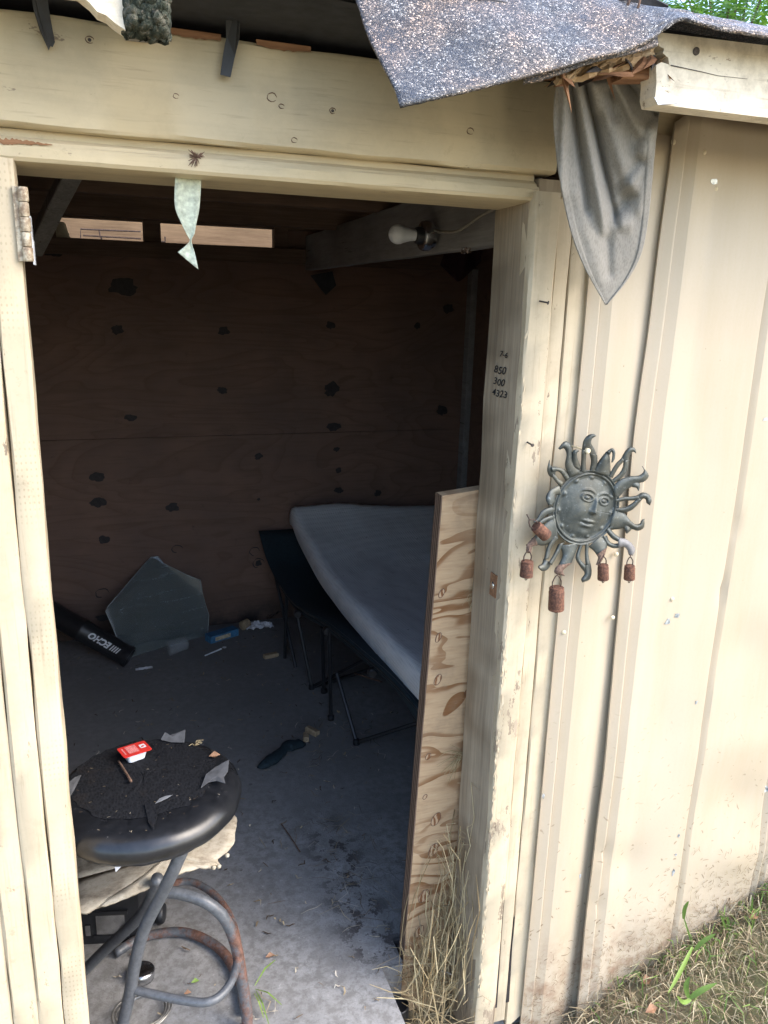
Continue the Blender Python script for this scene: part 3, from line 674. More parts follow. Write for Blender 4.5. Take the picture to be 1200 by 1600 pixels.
b = MB(); b.grid(felt, 60, 40); b.build('roof_felt', M_felt, shed, solid=.003)
def course(u, v):
    x = -1.28+u*3.27; y = -.19+v*2.98
    if v < .01 and -.06 < x < .40: y += .10+.05*nz((x*20, 5, 1))
    st = (v*14) % 1.0
    return Vector((x, y, rz(y)+.0195+.004*(1-st)+.001*nz((x*6, y*6, 1))))
b = MB(); b.grid(course, 60, 84); b.build('roof_shingles', M_shingle, shed, solid=.004)
# torn mineral-felt flap hanging over the eave
colsF = [  # bottom px, Y ; middle px, Y ; top px, Y
 ((625,167),-.335,(590,85),-.275,(548,-22),-.20), ((672,157),-.332,(650,72),-.275,(612,-28),-.20), ((730,143),-.328,(715,60),-.272,(700,-32),-.20), ((780,130),-.322,(770,50),-.270,(765,-32),-.20),
 ((830,118),-.316,(828,45),-.268,(830,-30),-.20), ((878,106),-.310,(878,45),-.268,(882,-18),-.20), ((925,92),-.305,(928,42),-.270,(935,-8),-.21),
 ((975,80),-.300,(975,44),-.275,(978,4),-.23), ((1020,60),-.298,(1018,38),-.280,(1015,12),-.25), ((1060,31),-.296,(1060,25),-.282,(1058,17),-.262), ((1095,38),-.305,(1095,33),-.290,(1095,25),-.265),
 ((1140,48),-.310,(1140,42),-.295,(1140,33),-.265), ((1200,58),-.310,(1200,52),-.295,(1200,44),-.265), ((1290,70),-.310,(1290,64),-.295,(1290,56),-.265), ((1500,96),-.310,(1500,90),-.295,(1500,83),-.265), ((1760,129),-.31,(1760,123),-.295,(1760,116),-.265)]
CB = [[at(*c[0], c[1]), at(*c[2], c[3]), at(*c[4], c[5])] for c in colsF]
rowsF = [smooth_path([c[i] for c in CB], 8) for i in range(3)]
nF = len(rowsF[0])-1
def flap(u, v):
    i = round(u*nF); a, m_, t = rowsF[0][i], rowsF[1][i], rowsF[2][i]; v *= 1.3
    if v > 1:
        k_ = (v-1)/.3; e_ = Vector((t.x, t.y+.24, rz(t.y+.24)+.031)); return t.lerp(e_, k_)+Vector((0, 0, .006*sin(k_*pi)))
    q = a*(1-v)*(1-2*v) + m_*4*v*(1-v) + t*v*(2*v-1)
    k = 1-min(1, u*1.6)
    jag = .004*nz((u*60, v*40, 2)) if (i == 0 or v == 0) else 0
    return q + Vector((jag, -.006*k*sin(v*7+u*20)+.003*nz((u*30, v*9, 7)), jag*.6))
b = MB(); b.grid(flap, nF, 26); b.build('torn_roofing_flap', M_shingle, shed, smooth=True, solid=.005, label='torn grey mineral roofing felt flap hanging over the doorway')
# second ply peeping out below
def flap2(u, v):
    a = at(818+u*210, 131-u*62+2*sin(u*9), -.292); t = at(820+u*205, 100-u*45, -.280); return a.lerp(t, v)+Vector((0, .002*nz((u*20, v*5, 1)), .002*nz((u*40, v, 4)) if v == 0 else 0))
b = MB(); b.grid(flap2, 30, 5); b.build('torn_roofing_layer', M_shingle, shed, smooth=True, solid=.005)
# lifted scrap and twigs on the roof above
b = MB(); b.grid(lambda u, v: at(952+u*92, 22-14*sin(u*pi)*v-v*16+u*2, -.22-.01*v), 10, 4); b.build('lifted_felt_scrap', M_felt, shed, solid=.004)
b = MB(); b.tube([at(975,26,-.235), at(982,4,-.24), at(990,-20,-.24)], .0022, 6); b.tube([at(993,26,-.245), at(998,8,-.25), at(1003,-14,-.25)], .002, 6); b.build('roof_twig', M_twig, shed)
# broken soffit and rafter end behind the fascia end
b = MB(); b.plank(at(958, 112, -.215), at(1040, 112, -.215), .026, .04, (0,0,1), c=.003, n=6, rag0=.02); b.build('rafter_end', M_rot, shed)
random.seed(11)
for i in range(26):
    px = rnd(868, 1030); py = 128-(px-868)*.19+rnd(-8, 10); Y = -.24+rnd(-.02, .03); p = at(px, py, Y)
    d = Vector((rnd(-1, .5), rnd(-.6, .3), rnd(-.6, .35))).normalized(); L = rnd(.015, .045); w = rnd(.004, .010)
    s = d.orthogonal().normalized(); s2_ = d.cross(s); b = MB()
    b.add([p-s*w, p+s*w, p+s2_*w*.6, p-d*L*.5+s*w*.8, p+d*L, p-d*L*.5-s*w], [(0,1,4),(1,2,4),(2,0,4),(0,5,1),(1,5,3),(3,2,1),(5,2,3),(0,2,5)])
    b.build('splinter', random.choice([M_rot, M_rot, M_break, M_knot]), shed)
def brk(u, v):
    a = at(866+u*150, 131-u*34+5*nz((u*12, 1, 1)), -.25); t = at(880+u*140, 98-u*30, -.235); p = a.lerp(t, v); return p+Vector((0, .012*nz((u*10, v*4, 6)), 0))
b = MB(); b.grid(brk, 24, 6); b.build('broken_soffit', M_break, shed, solid=.008)
# black felt strips hanging over the header
for pl in ([(46,-40),(72,-40),(76,12),(81,40),(86,66),(82,74),(79,72),(76,79),(62,48),(52,14)], [(352,-30),(376,-30),(374,60),(366,92),(360,121),(352,119),(344,117),(348,88),(353,60)]):
    b = MB(); b.prism([at(x, y, -.014-.0006*max(0, 60-y)*.6) for x, y in pl], (0, -.0016, 0)); b.build('felt_strip', M_feltstrip, shed)
# --- inside framing
b = MB(); b.plank((.805, .14, 1.738), (.915, 2.30, 1.738), .145, .038, (0,0,1), c=.003, n=20); joist = b.build('joist', M_rafter, shed, auto=40)
b = MB(); b.plank((-.62, .14, 1.82), (-.62, 2.30, 1.82), .14, .038, (0,0,1), c=.003, n=8); b.build('joist', M_rafter, shed)
P0, P1 = at(126, 240, .75), at(52, 392, 1.25); b = MB(); b.plank(P0, P1, .045, .03, (1,.2,0), c=.002, n=8); b.build('brace', raw_wood('pale_brace', 'Z', (.16,.15,.14,1), (.30,.29,.27,1)), shed)
for yy, zz in [(.62, 1.875), (1.15, 1.850), (1.72, 1.838)]:
    b = MB(); b.plank((-.97, yy, zz), (1.70, yy, zz), .085, .038, (0,0,1) if yy > 1 else (0,1,0), c=.002, n=14); b.build('purlin', M_rafterX, shed)
b = MB(); b.plank((-.97, 2.34, 1.722), (1.74, 2.34, 1.722), .064, .09, (0,0,1), c=.002, n=10); b.build('top_plate', M_rafterX, shed)
for x in (-.16, .243, .79, 1.3):
    b = MB(); b.plank((x, 2.34, 1.754), (x, 2.34, 1.87), .06 if x != .243 else .07, .06, (1,0,0), c=.002, n=3); b.build('blocking', M_rafterX, shed)
b = MB(); b.box(-1.0, 1.8, 2.325, 2.365, 1.834, 1.872); b.build('rear_plate', M_rafterX, shed)
b = MB(); b.box(.80, 1.8, 2.34, 2.36, 1.754, 1.84); b.build('rear_infill', M_back, shed)
b = MB(); b.box(-1.0, -.19, 2.34, 2.36, 1.754, 1.84); b.build('rear_infill', M_back, shed)
# lining sheets
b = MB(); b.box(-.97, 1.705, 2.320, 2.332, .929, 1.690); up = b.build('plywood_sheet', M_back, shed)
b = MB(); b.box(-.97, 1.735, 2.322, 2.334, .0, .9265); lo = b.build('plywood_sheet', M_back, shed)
b = MB(); b.plank((1.722, 2.30, 0), (1.722, 2.30, 1.70), .034, .05, (1,0,0), c=.002, n=10); b.build('corner_stud', M_rafter, shed)
b = MB(); b.box(1.74, 1.76, .05, 2.38, -.05, 1.86); b.build('side_wall', M_back, shed)
b = MB(); b.box(-1.0, -.975, .05, 2.38, -.05, 1.86); b.build('side_wall', M_back, shed)
b = MB(); b.box(-1.0, 1.8, 2.366, 2.38, -.15, 1.72); b.build('rear_cladding', M_back, shed)
b = MB(); b.box(.86, 1.74, .055, .065, 0, 1.86); b.build('front_lining', M_back, shed)
b = MB(); b.box(-.97, -.15, .055, .065, 0, 1.77); b.build('front_lining', M_back, shed)
random.seed(5)
KN = [(192,448,19,12),(183,515,8,7),(350,517,8,6),(516,508,7,6),(700,482,9,8),(652,509,5,5),(347,610,8,5),(518,608,12,10),(690,641,9,9),(203,652,8,5),(358,672,15,8),(523,667,13,6),(404,713,6,5),(526,702,5,4),(529,735,5,4),(529,766,8,5),(591,771,6,5),(529,789,7,4),(152,745,11,7),(154,785,11,7),(269,793,10,7),(163,843,9,6),(404,880,5,5),(160,965,9,6),(85,396,12,4),(404,780,3,2)]
for px, py, a, c_ in KN:
    p = at(px, py, 2.319 if py < 672 else 2.321); k = 22; s = 3.75/1235; pl = []
    sd = rnd(0, 50)
    for i in range(k):
        an = 2*pi*i/k; r = 1+.4*nz((cos(an)*1.5, sin(an)*1.5, sd))+.3*nz((cos(an)*5, sin(an)*5, sd)); pl.append(p+Vector((cos(an)*a*s*r, 0, sin(an)*c_*s*r)))
    b = MB(); b.prism(pl, (0, -.0010, 0)); b.build('knot', M_knot, up if py < 672 else lo)
for px, py, a, c_ in [(277,858,8,6),(160,927,10,7),(398,862,8,7),(404,880,9,8)]:
    p = at(px, py, 2.3195); s = 3.75/1235; b = MB(); b.tube([p+Vector((cos(.35*i)*a*s*(1+.2*nz((i*.5,px,1))), 0, sin(.35*i)*c_*s*(1+.2*nz((i*.5,py,2))))) for i in range(14)], [.0005+.0022*abs(sin(i*.45)) for i in range(14)], 5); b.build('knot_rim', M_knot, lo)

# ================================================================== THINGS ON AND IN THE SHED
# --- bulb in its fixture
lp = atx(622, 366, .705); fx = .795+(lp.y-.14)*.05
t = thing('ceiling_lamp', (fx, lp.y, lp.z-.04), 'unlit white bulb in a bare socket on the roof joist', 'lamp')
b = MB(); prof = [(.001,-.0245)]+[(.0235*cos(a), .0235*sin(a)) for a in [radians(x) for x in range(-80, 31, 10)]]+[(.0175,.021),(.0145,.032),(.0135,.042),(.0135,.046)]
b.lathe(prof, lp, (1,0,0), 28); b.build('bulb', M_bulb, t, smooth=True)
b = MB(); b.lathe([(.0145,.044),(.019,.046),(.021,.052),(.021,.066),(.016,.068)], lp, (1,0,0), 20); b.build('socket', M_black, t, auto=40)
b = MB(); b.lathe([(.030,.060),(.034,.062),(.036,.070),(.036,.080),(.028,.084),(.028,fx-lp.x-.021)], lp, (1,0,0), 28); b.build('canopy', M_chrome, t, auto=40)
cpts = [(fx-.03, lp.y-.03, lp.z+.012)]+[atx(x, y, X) for x, y, X in ((690,362,.765),(712,362,.762),(730,352,.758),(750,338,.752),(768,328,.748),(790,316,.742))]
b = MB(); b.tube(smooth_path(cpts, 6), .0035, 8); b.build('cord', M_cord, t, smooth=True)
b = MB(); p = atx(728, 391, .80); b.grid(lambda u, v: p+Vector((.004*nz((u*3,v*3,1)), (u-.5)*.05, (v-.5)*.014+.003*nz((u*7,v*7,3)))), 6, 3)
b.build('foil_scrap', M_chrome, solid=.001, label='shiny foil scrap caught under the joist right of the bulb', cat='foil')
b = MB(); b.prism([at(x, y, 2.18) for x, y in ((485,430),(519,424),(525,446),(509,461),(498,448))], (0,-.004,0)); b.build('felt_scrap', M_felt, label='black felt scrap hanging below the far end of the joist', cat='felt scrap')
b = MB(); b.grid(lambda u, v: at(700+u*52-12*v*(1-u), 380+v*62*(1-.5*abs(u-.45)*2), 2.0+.03*sin(u*9)), 12, 8); b.build('hanging_rag', M_maroon, smooth=True, solid=.003, label='dark red rag hanging in the far right corner under the roof', cat='rag')
# --- pale strip hanging from the door head
YS = .035; L1 = [(274,270),(273,320),(283,348),(293,368),(297,376),(290,384),(278,394)]; R1 = [(315,274),(312,322),(307,348),(304,364),(299,377),(305,398),(310,421)]
b = MB(); Lp = smooth_path([at(x, y, YS-.003*i) for i, (x, y) in enumerate(L1)], 5); Rp = smooth_path([at(x, y, YS-.004*i+.004) for i, (x, y) in enumerate(R1)], 5); n_ = len(Lp)
b.grid(lambda u, v: Lp[round(v*(n_-1))].lerp(Rp[round(v*(n_-1))], u)+Vector((0, .004*sin(u*pi), 0)), 6, n_-1)
b.build('hanging_strip', M_tape, smooth=True, solid=.0008, label='pale green twisted strip hanging from the door head', cat='strip')
# --- grey cloth
Lc = smooth_path([(872,118,0),(867,150,0),(865,190,0),(869,240,0),(878,300,0),(893,365,0),(912,415,0),(932,452,0),(946,476,0)], 8)
Rc = smooth_path([(1018,112,0),(1027,140,0),(1030,172,0),(1024,220,0),(1019,275,0),(1012,345,0),(1001,398,0),(978,440,0),(948,476,0)], 8)
nC = len(Lc)-1
RID = [  # fold crests and valleys as lines on the cloth: start, end, half width, height
 ((884,125),(876,300),7,.010),((893,128),(918,330),6,-.012),((903,130),(945,360),8,.016),((915,132),(962,345),6,-.020),((925,128),(930,170),9,.012),((938,132),(985,300),13,.014),
 ((950,140),(960,190),6,-.010),((962,128),(1000,205),9,.018),((975,122),(1022,178),7,-.014),((990,124),(1024,165),9,.016),((1005,150),(1028,180),5,-.010),
 ((1018,205),(985,292),12,.018),((1000,250),(962,300),9,-.012),((1024,235),(998,330),10,.010),((985,300),(955,345),10,-.014),((900,300),(940,440),12,.004),((955,345),(985,352),9,.010),((948,350),(950,430),8,-.006)]
def clothf(u, v):
    a = Lc[round(v*nC)]; c_ = Rc[round(v*nC)]; q = a.lerp(c_, u); d = 0
    for (x0, y0), (x1, y1), w, h in RID:
        dx, dy = x1-x0, y1-y0; L2 = dx*dx+dy*dy; t = ((q.x-x0)*dx+(q.y-y0)*dy)/L2; tc = max(0, min(1, t)); ex_ = q.x-x0-dx*tc; ey_ = q.y-y0-dy*tc
        over = max(0, abs(t-.5)-.5)
        d += 1.45*h*exp(-(ex_*ex_+ey_*ey_)/(w*w))*exp(-over*6)*(1-.4*tc)
    hem = .0022*(1 if (u < .07 or u > .93) and v > .35 else 0)
    d += .004*nz((q.x*.02, q.y*.02, 4)) + .0008*nz((q.x*.12, q.y*.12, 2))
    return at(q.x, q.y, -.160+.06*v - d - hem)
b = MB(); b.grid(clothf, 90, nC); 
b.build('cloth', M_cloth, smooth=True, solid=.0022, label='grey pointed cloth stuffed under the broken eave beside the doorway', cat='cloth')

# --- sun face wall ornament with little bells
SY = -.042
def sp(zx, zy, dy=0): return at(760+zx/3.75, 640+zy/3.75, SY-dy)
def s5(zx, zy, dy=0): return at(840+zx/5.926, 660+zy/5.926, SY-dy)
sc0 = s5(442, 788)
sun_o = thing('sun_face_ornament', (sc0.x, SY, sc0.z-.16), 'patinated metal sun face with flame rays and rusty bells on the siding', 'wall ornament')
RR = (s5(442,446)-s5(442,1130)).length/2
EYL, EYR, NOS, MOU, CHIN, NB = [s5(*q)-sc0 for q in ((438,685),(600,725),(482,820),(438,922),(400,1015),(520,705))]
riv = EYR-EYL; riv.y = 0; riv.normalize(); upv = Vector((-riv.z, 0, riv.x))
def loc2(v): return v.dot(riv), v.dot(upv)
feat = []; eyes = [loc2(EYL), loc2(EYR)]
nx_, ny_ = loc2(NOS); mx_, my_ = loc2(MOU); bx_, by_ = loc2(NB)
for i in range(9):
    tt = i/8; feat.append((bx_*(1-tt)+nx_*tt, by_*(1-tt)+ny_*tt, .0034+.0022*tt, .0045, .0016+.0022*tt))
feat += [(nx_-.0065, ny_+.001, .0035, .0035, .0026), (nx_+.0065, ny_+.001, .0035, .0035, .0026), (nx_, ny_, .005, .004, .0022),
 (mx_, my_+.0045, .013, .0024, .0036), (mx_, my_-.0055, .012, .0030, .0042), (mx_, my_-.0003, .014, .0012, -.0022), (mx_, my_-.022, .014, .008, .0035), (mx_-.024, my_+.018, .012, .015, .0030), (mx_+.024, my_+.018, .012, .015, .0030)]
def face(u, v):
    a = u*2*pi; r = v*RR; x, y = r*cos(a), r*sin(a); rn = v
    h = .010*max(0, 1-(rn/.78)**2)
    h += .0042*exp(-((rn-.90)/.028)**2) + .0042*exp(-((rn-.985)/.030)**2)
    h += exp(-((rn-.80)/.045)**2)*max(0, cos(a*11))**3*.0032*(1+.5*nz((cos(a)*3, sin(a)*3, 1)))
    if rn < .8:
        for fx_, fy_, sx, sy, hh in feat: h += hh*exp(-((x-fx_)/sx)**2-((y-fy_)/sy)**2)
        for ex_, ey_ in eyes:
            e_ = sqrt(((x-ex_)/.0125)**2+((y-ey_)/.0068)**2); h += .0026*exp(-((e_-1)/.2)**2)+.0026*exp(-(e_/.42)**2)-.0010*exp(-((e_-.65)/.2)**2)
            t_ = (x-ex_)/.018
            if abs(t_) < 1: h += .0030*exp(-((y-ey_-.0155+.006*t_*t_)/.0022)**2)*(1-t_*t_)
    return sc0+riv*x+upv*y+Vector((0, -h, 0))
b = MB(); b.grid(face, 160, 90); b.build('sun_face', M_sun, sun_o, smooth=True, solid=.0012)
M_primer = plain('grey_primer', (.17,.165,.165,1), .6, var=.3, sc=60)
def strip(b, L_, R_, z5=True, d0=.001, d1=.008, bulge=.0045):
    f_ = s5 if z5 else sp
    n_ = 18
    def res(pts):
        c = smooth_path([Vector((x, y, 0)) for x, y in pts], 8); ds = [0]
        for i in range(1, len(c)): ds.append(ds[-1]+(c[i]-c[i-1]).length)
        out = []
        for k in range(n_+1):
            t = ds[-1]*k/n_; i = max(1, next((j for j in range(1, len(ds)) if ds[j] >= t-1e-6), len(ds)-1)); w = (t-ds[i-1])/max(1e-6, ds[i]-ds[i-1]); out.append(c[i-1].lerp(c[i], w))
        return out
    A1, B1 = res(L_), res(R_)
    def fn(u, v):
        k = round(v*n_); q = A1[k].lerp(B1[k], u); e_ = (u-.5)*2; wd = (A1[k]-B1[k]).length/5.926*.0014
        return f_(q.x, q.y, d0+(d1-d0)*v+min(bulge, wd*.35)*(1-e_*e_))
    b.grid(fn, 8, n_)
def flame(parts, mat=None, z5=True, **k):
    b = MB()
    for L_, R_ in parts: strip(b, L_, R_, z5, **k)
    return b.build('flame_ray', mat or M_sun, sun_o, smooth=True, solid=.0012)
flame([([(400,460),(405,340),(410,250)],[(448,450),(446,350),(452,270)]), ([(480,450),(496,360),(482,290)],[(530,460),(552,370),(548,300)]), ([(408,262),(424,172),(465,122),(515,108),(540,124)],[(550,318),(522,240),(496,195),(502,152),(540,124)])])
flame([([(290,520),(255,400),(270,300),(245,238),(208,252),(192,240)],[(410,460),(330,370),(318,280),(300,200),(250,176),(192,240)]), ([(310,400),(318,300),(330,262),(352,252),(384,264)],[(408,440),(375,350),(362,300),(368,275),(384,264)])])
flame([([(510,460),(560,370),(620,290),(650,262)],[(675,500),(672,400),(668,330),(652,262)])], bulge=.007)
flame([([(640,268),(690,240),(716,270),(712,335),(690,372)],[(668,300),(682,268),(694,292),(690,335),(684,368)])], d0=.010, d1=.014)
flame([([(655,500),(720,390),(785,325)],[(692,515),(742,425),(800,352)]), ([(685,535),(750,480),(788,420),(796,360)],[(712,560),(792,500),(832,430),(838,345)]), ([(768,345),(810,270),(850,232),(898,240),(912,285)],[(836,372),(846,312),(868,276),(888,270),(912,285)])])
flame([([(695,590),(760,530),(850,500),(930,495),(978,465),(985,435),(968,405)],[(725,720),(800,640),(862,598),(935,560),(990,545),(1028,490),(968,405)]), ([(840,580),(880,598),(915,605),(935,634)],[(910,520),(942,560),(945,600),(935,634)])])
flame([([(720,708),(800,690),(860,688),(935,675)],[(725,745),(800,724),(870,722),(935,718)]), ([(722,790),(800,785),(870,752),(930,700)],[(718,820),(800,834),(885,800),(965,715)]), ([(915,682),(970,650),(1030,668),(1054,720),(1040,766)],[(930,738),(980,704),(1004,716),(1010,745),(1040,766)])])
flame([([(715,800),(800,840),(850,900),(905,945),(950,935),(962,905),(988,893)],[(655,995),(740,988),(810,975),(870,985),(930,1002),(984,970),(988,893)]), ([(770,960),(800,985),(825,1032)],[(860,930),(868,985),(825,1032)])])
flame([([(660,970),(710,1030),(768,1072)],[(628,1005),(690,1075),(755,1108)]), ([(590,1050),(635,1130),(700,1162),(760,1158)],[(640,1050),(665,1102),(710,1124),(760,1118)])])
flame([([(752,1068),(810,1080),(870,1120),(902,1180),(880,1232)],[(745,1162),(800,1152),(832,1182),(846,1225),(880,1232)])], M_primer, d0=.009, d1=.010)
flame([([(600,1040),(640,1110),(640,1165)],[(470,1150),(520,1190),(556,1240)])])
flame([([(640,1160),(615,1240),(572,1310),(540,1318)],[(548,1222),(560,1250),(552,1290),(540,1318)])], M_rustray, d0=.009, d1=.010)
flame([([(395,1120),(352,1245),(380,1312),(428,1378)],[(420,1120),(390,1240),(412,1290),(448,1322)]), ([(440,1120),(440,1230),(445,1325)],[(478,1120),(470,1220),(487,1310)]), ([(412,1335),(436,1400),(404,1450),(416,1480)],[(486,1300),(498,1380),(480,1452),(416,1480)])])
flame([([(385,1120),(340,1230),(312,1305)],[(205,1140),(232,1230),(190,1325)])])
flame([([(314,1302),(245,1358),(236,1390),(250,1422)],[(192,1322),(162,1352),(160,1395),(250,1422)])], M_rustray, d0=.009, d1=.010)
flame([([(190,1130),(150,1220),(105,1295)],[(245,1110),(190,1220),(130,1322)]), ([(150,1040),(90,1150),(58,1275)],[(190,1070),(128,1160),(104,1260)]), ([(55,1262),(40,1308),(6,1330),(12,1352)],[(132,1300),(92,1360),(46,1376),(12,1352)])])
flame([([(300,510),(240,432),(175,414),(125,412)],[(260,540),(215,470),(180,452),(140,462)]), ([(235,550),(190,520),(148,478)],[(215,600),(170,552),(132,500)]), ([(172,412),(126,406),(112,380),(110,350)],[(160,502),(114,500),(90,440),(110,350)])])
flame([([(400,620),(330,680),(285,738),(262,758)],[(420,760),(340,795),(300,792),(282,790)])], z5=False)
flame([([(285,745),(245,780),(232,820),(242,840)],[(300,795),(272,800),(264,820),(262,840)])], M_rustray, z5=False, d0=.009, d1=.009)
flame([([(400,565),(330,588),(295,640),(275,655)],[(400,600),(345,622),(312,655),(290,668)]), ([(400,612),(340,636),(310,655)],[(400,640),(350,656),(322,672)])], z5=False)
flame([([(425,440),(368,475),(348,520),(362,556)],[(440,500),(404,500),(398,540),(380,562)])], z5=False, d0=.002, d1=.014, bulge=.008)
b = MB(); p = sp(595, 243, .012); b.lathe([(.0052,-.004),(.0052,.001),(.0030,.003)], p, (0,-1,0), 14); b.tube([p, p+Vector((0,.06,0))], .0016, 6); b.build('nail', M_screw, sun_o, auto=40)
def bell(topc, botc, w, dy, clap=True, loop_px=None):
    """topc, botc: centres of the bell's top and mouth in ornament coordinates"""
    A_, B_ = sp(*topc, dy), sp(*botc, dy); ax = (B_-A_); L = ax.length; ax.normalize(); r = w
    b = MB(); b.lathe([(r*.55,0),(r*.90,.0006),(r*.96,L*.06),(r*.93,L*.16),(r*1.0,L*.2),(r*1.0,L*.5),(r*1.04,L*.94),(r*1.0,L),(r*.88,L*.985),(r*.85,L*.4)], A_, ax, 22)
    o = b.build('bell', M_rust, sun_o, auto=35)
    up_ = -ax; s = Vector((1,0,0)); s = (s-up_*s.dot(up_)).normalized(); hL = .016*w/.010
    b = MB(); b.tube(smooth_path([A_+s*r*.6, A_+up_*hL*.5+s*r*.62, A_+up_*hL, A_+up_*hL*.5-s*r*.62, A_-s*r*.6], 5), .0012, 6); b.build('bell_loop', M_wire, o, smooth=True)
    b = MB(); b.tube([A_+up_*hL*.95, A_+up_*hL*1.1+Vector((.001,0,.001)), A_+up_*hL*1.1+Vector((0,.008,.008))], .0011, 6)
    if clap:
        b.tube([B_-ax*.004, B_+ax*.004], .0014, 6); b.tube([B_+ax*.005+Vector((cos(k_*pi/3), 0, sin(k_*pi/3)))*.0022 for k_ in range(6)], .0010, 5, closed=True)
    b.build('bell_wire', M_wire, o)
bell((240,885), (233,978), .0122, .014); bell((412,1040), (408,1172), .0152, .014); bell((684,908), (684,995), .0108, .014); bell((840,912), (837,994), .0108, .014); bell((288,682), (352,740), .0116, .028, False)

# --- loose plywood standing inside the jamb
tp0, tp1 = at(690, 774, .165), at(755, 760, .165); xb = .622; xb = tp0.x-(tp0.x-at(624, 1570, .165).x)/(tp0.z-at(624, 1570, .165).z)*tp0.z
ply = thing('plywood_offcut', ((xb+.8)/2, .17, -.168), 'tall plywood offcut standing on edge against the right door jamb', 'plywood')
b = MB(); th = .033; lean = (tp0.x-xb)/tp0.z
n_ = 40; vs = []; ZF = -.168
for i in range(n_+1):
    z = ZF+(tp0.z-ZF)*i/n_; xl = xb+lean*z
    for (x, y) in ((xl, .160), (.79, .160), (.79, .160+th), (xl, .160+th)): vs.append((x+(.0012*nz((z*20, y*90, 1)) if x == xl else 0), y, z+(.013*(x-xl)/.13 if i == n_ else 0)))
b.add(vs, [(i*4+k, i*4+(k+1) % 4, i*4+4+(k+1) % 4, i*4+4+k) for i in range(n_) for k in (0,1,2)]+[(3,2,1,0), tuple(n_*4+k for k in range(4))])
b.build('face', M_ply, ply, fix=False)
b = MB(); vs = []
for i in range(n_+1):
    z = ZF+(tp0.z-ZF)*i/n_; xl = xb+lean*z-.0012; j_ = .0012*nz((z*20, 14, 1))
    vs += [(xl+j_, .1597, z), (xl+j_+.0005*nz((z*50, 3, 3)), .1600+th, z)]
b.add(vs, [(2*i, 2*i+2, 2*i+3, 2*i+1) for i in range(n_)]); b.build('edge', M_plyedge, ply, solid=.002)
for px, py, a, c_ in [(681,1280,.011,.017),(677,1328,.011,.017),(662,1400,.012,.017),(655,1455,.011,.016),(690,927,.006,.010),(685,996,.006,.011),(669,1182,.006,.008),(664,1245,.005,.006),(729,1081,.004,.007),(684,1062,.008,.013)]:
    p = at(px, py, .1595); b = MB(); b.prism([p+Vector((cos(2*pi*i/14)*a+sin(2*pi*i/14)*c_*.3, 0, sin(2*pi*i/14)*c_)) for i in range(14)], (0, -.0006, 0)); kk = b.build('plywood_patch', M_knotply, ply)
    b = MB(); b.tube([p+Vector((cos(2*pi*i/14)*a+sin(2*pi*i/14)*c_*.3, -.0004, sin(2*pi*i/14)*c_)) for i in range(14)], .0008, 4, closed=True); b.build('patch_rim', M_twig, kk)

# --- dry grass caught between plywood and jamb
random.seed(21)
def stalks(n, gen, w=(.0012, .0026)):
    b = MB()
    for i in range(n): b.ribbon(gen(i), rnd(*w), (rnd(-1,1), rnd(-1,-.2), rnd(-.4,.6)))
    return b
def g1(i):
    z = -.16+.58*rnd(0, 1)*rnd(.1, 1); x = .726-rnd(0, 1)*.085*max(.12, 1-z/.42); y = rnd(.06, .152); h = rnd(.05, .19); lx = rnd(-.05, .035); p = Vector((x, y, z))
    pts = [p, p+Vector((lx*.3, rnd(-.02,.02), h*.4)), p+Vector((lx*.7+rnd(-.02,.02), rnd(-.03,.03), h*.8)), p+Vector((lx+rnd(-.02,.02), rnd(-.04,.02), h*rnd(.8,1)))]
    return [Vector((min(q.x, .726), min(q.y, .156), max(q.z, -.165))) for q in pts]
b = stalks(210, g1); 
def g1b(i):
    p = Vector((rnd(.57,.72), rnd(-.06,.15), rnd(-.16,.03))); a = rnd(0, 2*pi); L = rnd(.04,.16)
    return [p, p+Vector((cos(a)*L*.5, sin(a)*L*.4, rnd(0,.03))), p+Vector((cos(a)*L, sin(a)*L*.6, rnd(-.002,.04)))]
b2 = stalks(150, g1b); b.add(b2.v, b2.f)
def g1c(i):
    z = rnd(-.30, .18); x = rnd(.595, .725); y = rnd(-.02, .14); h = rnd(.10, .30); lx = rnd(-.02, .09); p = Vector((x-lx*.5, y, z*.5+.004))
    return [Vector((min(q.x, .727), min(q.y, .156), max(q.z, -.165))) for q in (p, p+Vector((lx*.4, rnd(-.02,.02), h*.4)), p+Vector((lx*.8, rnd(-.02,.03), h*.75)), p+Vector((lx*1.2, rnd(-.02,.03), h)))]
b2 = stalks(80, g1c); b.add(b2.v, b2.f)
b.build('dry_grass', M_straw, fix=False, label='tall dry grass stalks piled in front of the plywood offcut', cat='dry grass', kind='stuff')
def tuft(px, py, n, L, lab, dirx, name='straw_tuft'):
    p0 = at(px, py, .150); b = MB()
    for i in range(n):
        p = p0+Vector((rnd(-.004,.008), rnd(-.004,.004), rnd(-.012,.012))); d = Vector((dirx+rnd(-.6,.6), rnd(-.5,.05), rnd(-.8,.8))).normalized(); l = L*rnd(.4,1)
        b.ribbon([p, p+d*l*.5+Vector((0,0,rnd(0,.008))), p+d*l+Vector((rnd(-.01,.01), 0, rnd(-.02,.006)))], rnd(.0008,.0016), (0,-1,.2))
    b.build(name, M_straw, fix=False, label=lab, cat='straw', kind='stuff')
tuft(742, 930, 26, .035, 'small straw tuft wedged high between plywood and jamb', -.4)
tuft(722, 1180, 34, .075, 'straw tuft sticking out halfway up the plywood', -1)

